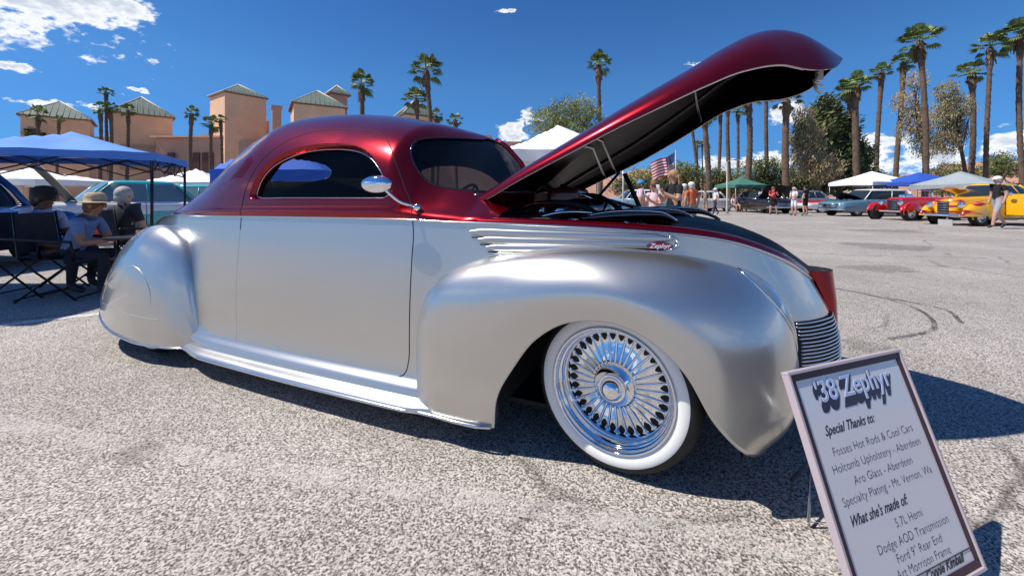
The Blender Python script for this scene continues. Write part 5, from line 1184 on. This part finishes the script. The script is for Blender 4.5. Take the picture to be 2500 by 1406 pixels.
    for i, n_ in enumerate(names):
        rr = R.get(n_[:3]) or R.get(n_[:2]); me.skin_vertices[0].data[i].radius = (rr[0]*k, rr[1]*k); me.skin_vertices[0].data[i].use_root = (n_ == 'pel')
    sb = o.modifiers.new('sub', 'SUBSURF'); sb.levels = 2; sb.render_levels = 2
    dg = bpy.context.evaluated_depsgraph_get(); bm_ = bpy.data.meshes.new_from_object(o.evaluated_get(dg)); bpy.data.objects.remove(o); bpy.data.meshes.remove(me)
    ms = [skin, shirt, pants, shoe or mat('dark shoe', (.03, .03, .03), .6)]
    bm_.materials.clear()
    for q in ms: bm_.materials.append(q)
    segs = []
    for a, b_ in E_:
        part = 0
        A, B = a[:3], b_[:3]
        if a in ('pel', 'wai', 'che') and b_ in ('wai', 'che'): part = 1
        if a == 'che' and b_ == 'nec': part = 1
        if B == 'sho': part = 1
        if A == 'sho': part = 11
        if B == 'hip': part = 2
        if A == 'hip': part = 12
        if A == 'kne': part = 13
        if A == 'ank': part = 3
        segs.append((Vector(J[a])*k, Vector(J[b_])*k, part))
    for p in bm_.polygons:
        c = p.center; best = 9; bi = 0; bf = 0
        for s0, s1, part in segs:
            d = s1-s0; f = max(0, min(1, (c-s0).dot(d)/d.length_squared)); q = (c-(s0+d*f)).length
            if q < best: best = q; bi = part; bf = f
        mi_ = {0: 0, 1: 1, 2: 2, 3: 3}.get(bi)
        if bi == 11: mi_ = 1 if (bf < .62 and sleeve) else 0
        if bi == 12: mi_ = 2 if (not shorts or bf < .86) else 0
        if bi == 13: mi_ = 0 if shorts else (2 if bf < .9 else 3)
        if mi_ == 1 and (c.z/k-zo) < 1.0: mi_ = 2 if (c.z/k-zo) < .96 else 1
        if bi in (0, 1) and (c.z/k-zo) > 1.46: mi_ = 0
        p.material_index = mi_; p.use_smooth = True
    bm_.name = 'body'; b = link(bpy.data.objects.new('body', bm_)); b.parent = t
    H_ = Vector(J['hed'])*k; hz = H_.z
    m = MB(); m.ell(H_+Vector((.098, 0, -.005))*k, (.018*k, .014*k, .026*k), n=8, m=6); m.build('nose', skin, b); m = MB(); m.ell(H_+Vector((.083, 0, -.052))*k, (.010*k, .026*k, .007*k), 0, 8, 5); m.build('mouth', mat('lips', (.35, .12, .10), .5), b)
    for s_ in (1, -1):
        m = MB(); m.ell(H_+Vector((.084, s_*.034, .022))*k, (.010*k, .014*k, .008*k), 0, 8, 5); m.build('eye', mat('eye', (.03, .02, .02), .2), b)
        m = MB(); m.ell(H_+Vector((.0, s_*.092, .0))*k, (.022*k, .012*k, .03*k), 0, 8, 6); m.build('ear', skin, b)
    if hair:
        m = MB(); m.ell(H_+Vector((-.018, 0, .035))*k, (.103*k, .102*k, .105*k), n=18, m=12)
        m.ell(H_+Vector((-.045, 0, -.02))*k, (.075*k, .095*k, .085*k), n=14, m=8)
        if hair_long:
            for q in range(26):
                a = math.radians(95+170*q/25); x, y = .085*math.cos(a)-.02, .098*math.sin(a); r_ = random.Random(q); m.tube(cr([H_+Vector((x, y, .04))*k, H_+Vector((x*1.25-.01, y*1.15, -.12))*k, H_+Vector((x*1.1-.03+r_.uniform(-.02, .02), y*1.15, -.25))*k, H_+Vector((x-.03, y*1.0, -.34-r_.uniform(0, .05)))*k], 8), [.02*k, .022*k, .022*k, .02*k, .018*k, .015*k, .012*k, .004*k], 6)
        m.build('hair', hair, b)
    if hat:
        m = MB(); hc = H_+Vector((-.006, 0, .055))*k
        if hat == 'cap':
            m.lathe([(.108*k, 0), (.108*k, .03*k), (.098*k, .065*k), (.07*k, .092*k), (.03*k, .103*k), (0, .105*k)], 22, 0, Matrix.Translation(hc))
            m.grid([[(hc.x+(.09+.085*f*math.cos(a))*k, hc.y+.085*math.sin(a)*k*(1-.15*f), hc.z+(.012-.014*f-.012*abs(math.sin(a)))*k) for f in np.linspace(0, 1, 5)] for a in np.linspace(-1.45, 1.45, 13)], 0, True)
        else:
            m.lathe([(.21*k, -.012*k), (.20*k, -.02*k), (.15*k, -.006*k), (.108*k, 0), (.106*k, .05*k), (.09*k, .095*k), (.05*k, .11*k), (0, .10*k)], 28, 0, Matrix.Translation(hc))
        m.build('hat', hatc, b)
    return t
W_ = cloth('white cotton', (.72, .70, .70)); K_ = cloth('black cotton', (.012, .012, .014)); N_ = cloth('navy cotton', (.02, .025, .06)); P_ = cloth('pale pink cotton', (.66, .50, .55)); O_ = cloth('orange cotton', (.60, .13, .05))
Rd = cloth('red cotton', (.50, .012, .03)); G_ = cloth('grey shorts', (.35, .35, .40)); B_ = cloth('blue tee', (.14, .22, .40)); LB = cloth('light blue shirt', (.30, .36, .52)); Dk = cloth('dark jeans', (.015, .02, .035)); Kh = cloth('khaki', (.30, .24, .17))
h_blond = mat('dark blond hair', (.34, .20, .09), .6, var=.3, vscale=30); h_brown = mat('brown hair', (.13, .065, .03), .6, var=.3, vscale=30); h_dark = mat('dark hair', (.012, .010, .009), .6); h_grey = mat('grey hair', (.42, .40, .38), .7, var=.2, vscale=30)
hat_w = mat('white cap cloth', (.75, .73, .66), .8); hat_k = mat('black cap cloth', (.012, .012, .014), .8); hat_s = mat('straw', (.42, .33, .22), .8, var=.2, vscale=40); hat_b = mat('blue cap cloth', (.03, .28, .55), .8)
def at(px, D): return (ax(px, D), D)
person('man in white cap and black tee walking past the yellow coupe', at(2437, 14.0), math.radians(170), K_, G_, 'walk', 1.82, skin_a, h_grey, hat='cap', hatc=hat_w, arms='down')
person('man in bright red shirt and dark shorts across the lot', at(1888, 24.6), math.radians(260), Rd, K_, 'apart', 1.74, skin_a, h_brown, arms='phone')
person('woman in white top and shorts beside the man in black', at(1939, 23.4), math.radians(200), W_, W_, 'stand', 1.68, skin_a, h_grey, hair_long=True, female=True, arms='cross')
person('man in black with shorts standing right of the woman in white', at(1967, 23.8), math.radians(120), K_, K_, 'apart', 1.80, skin_a, h_dark, arms='pocket')
person('man in white tee and black shorts, left of the man in red', at(1862, 27.8), math.radians(240), W_, K_, 'stand', 1.70, skin_b, h_dark, arms='phone')
person('second figure in white beside the man in red, red cap', at(1872, 29.2), math.radians(280), W_, K_, 'stand', 1.70, skin_b, h_dark, hat='cap', hatc=Rd)
person('man in white shirt and blue jeans striding near the lamp post', at(1747, 24.2), math.radians(190), W_, N_, 'walk', 1.62, skin_a, h_grey, hat='cap', hatc=hat_w, shorts=False)
person('figure in pale clothes standing at the left of the striding man', at(1722, 27.0), math.radians(250), Kh, Kh, 'stand', 1.66, skin_a, h_brown)
person('seated figure in pink shirt under the small green canopy', at(1792, 29.2), math.radians(280), P_, Kh, 'sit', 1.7, skin_a, h_brown, arms='lap')
person('figure in dark clothes seated under the small green canopy', at(1812, 29.6), math.radians(260), K_, K_, 'sit', 1.7, skin_b, h_dark, arms='lap')
person('long haired woman in black top holding a phone, head bowed, behind the hood', at(1645, 6.6), math.radians(200), K_, K_, 'stand', 1.57, skin_a, h_blond, hair_long=True, female=True, arms='phone', fingers=True)
person('girl with brown hair and pale pink shirt left of the woman in black', at(1598, 7.3), math.radians(215), P_, N_, 'stand', 1.42, skin_a, h_brown, hair_long=True, female=True, arms='phone', fingers=True)
person('man in orange shirt and white cap right of the woman in black', at(1689, 12.4), math.radians(100), O_, Kh, 'stand', 1.56, skin_a, h_grey, hat='cap', hatc=hat_w)
person('figure in white cap partly hidden behind the woman in black', at(1671, 14.0), math.radians(90), Kh, Kh, 'stand', 1.55, skin_a, h_grey, hat='cap', hatc=hat_w)
person('man in bright blue cap and pale shirt at the left of the girl in pink', at(1563, 10.5), math.radians(350), P_, N_, 'stand', 1.54, skin_a, h_brown, hat='cap', hatc=hat_b)
m = MB(); m.box((0, 0, 0), (.012, .075, .15)); ph = m.build('phone', mat('white phone case', (.8, .8, .8), .3), None, bevel=.004)
Mx = Matrix.Rotation(math.radians(200), 3, 'Z') @ Vector((.33*.9, 0, 1.35*.9)); ph.location = (at(1645, 6.6)[0]+Mx.x, 6.6+Mx.y, Mx.z); ph.rotation_euler = (0, .3, math.radians(200)); tag(ph, 'white phone held by the woman in black', 'phone')
# the shaded group at the left
person('man in black cap and light blue shirt seated at the far left, looking right', (-5.42, 4.70), math.radians(8), LB, Dk, 'sit', 1.74, skin_d, h_dark, hat='cap', hatc=hat_k, shorts=False, arms='lap', fingers=True, lean=.05)
person('person in straw hat and blue tee bent over the table', (-4.93, 4.55), math.radians(12), B_, Dk, 'sit', 1.62, skin_b, h_brown, hat='straw', hatc=hat_s, shorts=False, arms='reach', fingers=True, lean=.42, female=True)
person('grey haired man in dark clothes seated with his back to the camera', (-5.55, 5.85), math.radians(80), cloth('charcoal cotton', (.03, .03, .038)), Dk, 'sit', 1.80, skin_a, h_grey, shorts=False, arms='lap')
def camp_chair(label, x, y, rz, col, red_band=False):
    t = thing('camp_chair', label, 'chair', (x, y, 0), rz, 'folding chairs of the seated group'); fm = mat('chair tube', (.015, .015, .018), .4, .5); cm = cloth('chair cloth '+str(col), col)
    m = MB(); G = [[(a, b_, .44-.035*(1-(b_/.26)**2)) for b_ in np.linspace(-.26, .26, 7)] for a in np.linspace(-.22, .26, 7)]; m.grid(G, 0, True, flip=True); m.build('seat', cm, t)
    m = MB(); G = [[(-.24-.06*f-.03*(1-(b_/.28)**2), b_, .50+.42*f) for b_ in np.linspace(-.24, .24, 7)] for f in np.linspace(0, 1, 8)]; m.grid(G, 0, True); bk = m.build('backrest', cm, t)
    if red_band: m = MB(); G = [[(-.246-.06*f-.03*(1-(b_/.2)**2)-.008, b_, .50+.50*f) for b_ in np.linspace(-.2, .2, 7)] for f in np.linspace(.18, .42, 4)]; m.grid(G, 0, True); m.build('red_panel', cloth('red chair cloth', (.42, .02, .02)), bk)
    for s_ in (-1, 1):
        m = MB(); m.tube([(-.26, s_*.29, 0), (.28, s_*.29, .44)], .011, 6); m.tube([(.28, s_*.29, 0), (-.24, s_*.27, .44), (-.30, s_*.25, .93)], .011, 6); m.build('side_frame', fm, t)
        m = MB(); m.tube([(-.28, s_*.31, .66), (.24, s_*.31, .62), (.26, s_*.30, .42)], .016, 6); m.build('armrest', fm, t)
    for x_ in (-.26, .28): m = MB(); m.tube([(x_, -.29, .03), (x_, .29, .03)], .009, 6); m.build('cross_bar', fm, t)
    return t
camp_chair('dark folding chair holding the man in the black cap', -5.42, 4.70, math.radians(8), (.02, .02, .03))
camp_chair('dark folding chair holding the person in the straw hat', -4.93, 4.55, math.radians(12), (.02, .02, .03))
camp_chair('charcoal folding chair with red band, its back to the camera', -5.55, 5.85, math.radians(80), (.035, .035, .045), True)
t = thing('folding_table', 'small black folding table in front of the straw hat', 'table', (-4.02, 4.75, 0), .2)
m = MB(); m.box((0, 0, .645), (.85, .6, .03)); m.build('table_top', mat('dark table', (.03, .028, .03), .4), t, bevel=.006)
for a in (-.38, .38):
    for b_ in (-.25, .25): m = MB(); m.tube([(a, b_, 0), (a*.8, b_, .63)], .012, 6); m.build('leg', MATS['chair tube'], t)
m = MB(); m.box((0, 0, 0), (.34, .46, .30)); m.box((0, 0, .17), (.36, .48, .05), 1); o = m.build('cooler_box', [mat('dark red plastic', (.22, .01, .015), .4), mat('grey plastic', (.3, .3, .32), .4)], None, loc=(-4.95, 5.35, .155), rz=.3, bevel=.02); tag(o, 'dark red cooler box on the ground between the chairs', 'cooler')
# ------------------------------------------------------------------ information board in front of the car
BL_ = Vector((.843+.0, .973, .06)); TL = Vector((.775, 1.157, .60)); TR = Vector((1.254, 1.334, .60))
wv = (TR-TL); BW = wv.length; wv.normalize(); hv = (TL-BL_); BH = hv.length; hv.normalize(); nv = wv.cross(hv).normalized()
if nv.y > 0: nv = -nv
Mb = Matrix((( wv.x, hv.x, nv.x, BL_.x), (wv.y, hv.y, nv.y, BL_.y), (wv.z, hv.z, nv.z, BL_.z), (0, 0, 0, 1)))
SIGN = thing('information_board', 'tilted white show board with purple frame and black lettering in the right foreground', 'sign'); SIGN.matrix_world = Mb
panel = mat('white board print', (.62, .61, .63), .16, coat=.6, coat_rough=.08)
m = MB(); m.box((BW/2, BH/2, -.006), (BW-.004, BH-.004, .012)); pn = m.build('panel', panel, SIGN)
fr_o = mat('pale mauve frame', (.46, .39, .42), .35); fr_i = mat('dark plum border', (.035, .010, .022), .4)
def frame(name, x0, y0, x1, y1, w_, z0, z1, mt):
    for c, d in ((((x0+x1)/2, y0+w_/2), (x1-x0, w_)), (((x0+x1)/2, y1-w_/2), (x1-x0, w_)), ((x0+w_/2, (y0+y1)/2), (w_, y1-y0-2*w_)), ((x1-w_/2, (y0+y1)/2), (w_, y1-y0-2*w_))):
        mm = MB(); mm.box((c[0], c[1], (z0+z1)/2), (d[0], d[1], z1-z0)); mm.build(name, mt, SIGN, bevel=.0015)
frame('frame_rail', -.004, -.004, BW+.004, BH+.004, .009, -.014, .008, fr_o)
frame('border_strip', .0055, .0055, BW-.0055, BH-.0055, .018, .0005, .003, fr_i)
ink = mat('black print', (.012, .012, .015), .4); blue_ink = mat('pale blue print', (.36, .48, .80), .35); navy_ink = mat('navy print', (.012, .016, .05), .35)
def line(s, x, y, size, mt=ink, shear=0.0, off=0.0, z=.0004, name='lettering', sx=1.0, align='CENTER', rot=0.0):
    V, F = text_mesh(s, size, shear=shear, offset=off, extrude=.00015, align=align, sx=sx); R = Matrix.Rotation(rot, 3, 'Z')
    mm = MB(); mm.add([tuple(R @ Vector(v)+Vector((x, y, z))) for v in V], F); return mm.build(name, mt, SIGN)
cxm = BW/2
for k in range(9): line("'38 Zephyr", cxm-.001-.0014*k+.004, .482-.0026*k, .078, navy_ink, .0, .0030, z=.0006+.00003*(9-k), name='title_shadow', sx=.98)
line("'38 Zephyr", cxm, .486, .078, mat('white outline print', (.75, .78, .85), .35), .0, .0016, z=.0013, name='title_outline', sx=.98)
line("'38 Zephyr", cxm, .486, .078, blue_ink, .0, -.0012, z=.0018, name='title', sx=.98)
line("Special Thanks to:", cxm-.075, .405, .034, ink, .45, .0003, name='heading', sx=.86)
line("Fosses Hot Rods & Cool Cars", cxm+.005, .355, .0295, ink, 0, -.0007)
line("Holcomb Upholstery - Aberdeen", cxm+.0, .317, .0295, ink, 0, -.0007)
line("Aro Glass - Aberdeen", cxm+.0, .280, .0295, ink, 0, -.0007)
line("Specialty Plating - Mt. Vernon, Wa", cxm+.0, .243, .0295, ink, 0, -.0007, sx=.97)
line("What she's made of:", cxm-.075, .198, .034, ink, .45, .0003, name='heading', sx=.86)
line("5.7L Hemi", cxm+.03, .160, .0295, ink, 0, -.0007)
line("Dodge AOD Transmission", cxm+.03, .123, .0295, ink, 0, -.0007)
line("Ford 9\" Rear End", cxm+.03, .091, .029, ink, 0, -.0007)
line("Art Morrison Frame", cxm+.03, .061, .029, ink, 0, -.0007)
m = MB(); m.box((cxm, .052, .0012), (BW-.05, .0022, .0008)); m.build('rule', ink, SIGN)
line("Connie Kimball", cxm+.10, .032, .028, ink, .45, .0006, name='signature')
# easel behind the board
al = mat('easel aluminium', (.55, .57, .62), .3, .9)
t = thing('easel', 'low metal easel carrying the information board', 'easel')
top_ = Mb @ Vector((BW/2, BH*.72, -.02))
for a in (.06, BW-.06):
    p0 = Mb @ Vector((a, BH*.78, -.022)); p1 = Mb @ Vector((a, -.02, -.022)); p1.z = .0; m = MB(); m.tube([p0, p1], .008, 8); m.build('leg', al, t)
back = top_+Vector((.06, .38, 0)); back.z = 0; m = MB(); m.tube([top_+Vector((0, .02, 0)), back], .008, 8); m.build('leg', al, t)
m = MB(); q0 = Mb @ Vector((-.01, .0, -.02)); q1 = Mb @ Vector((BW+.01, .0, -.02)); m.tube([q0, q1], .009, 8); m.build('ledge', al, t)
q = Vector((.9, 1.28, 0)); m = MB()
m.tube([(.985, 1.36, .02), (1.07, 1.47, .16), (1.10, 1.36, .02)], .006, 6, closed=True); m.build('brace', al, t)
m = MB(); m.box((0, 0, .02), (.09, .09, .04)); o = m.build('green_weight', mat('green plastic', (.02, .30, .20), .4), None, loc=(.80, 1.06, 0), rz=.3, bevel=.008); tag(o, 'small green weight on the ground by the lower left corner of the board', 'weight')
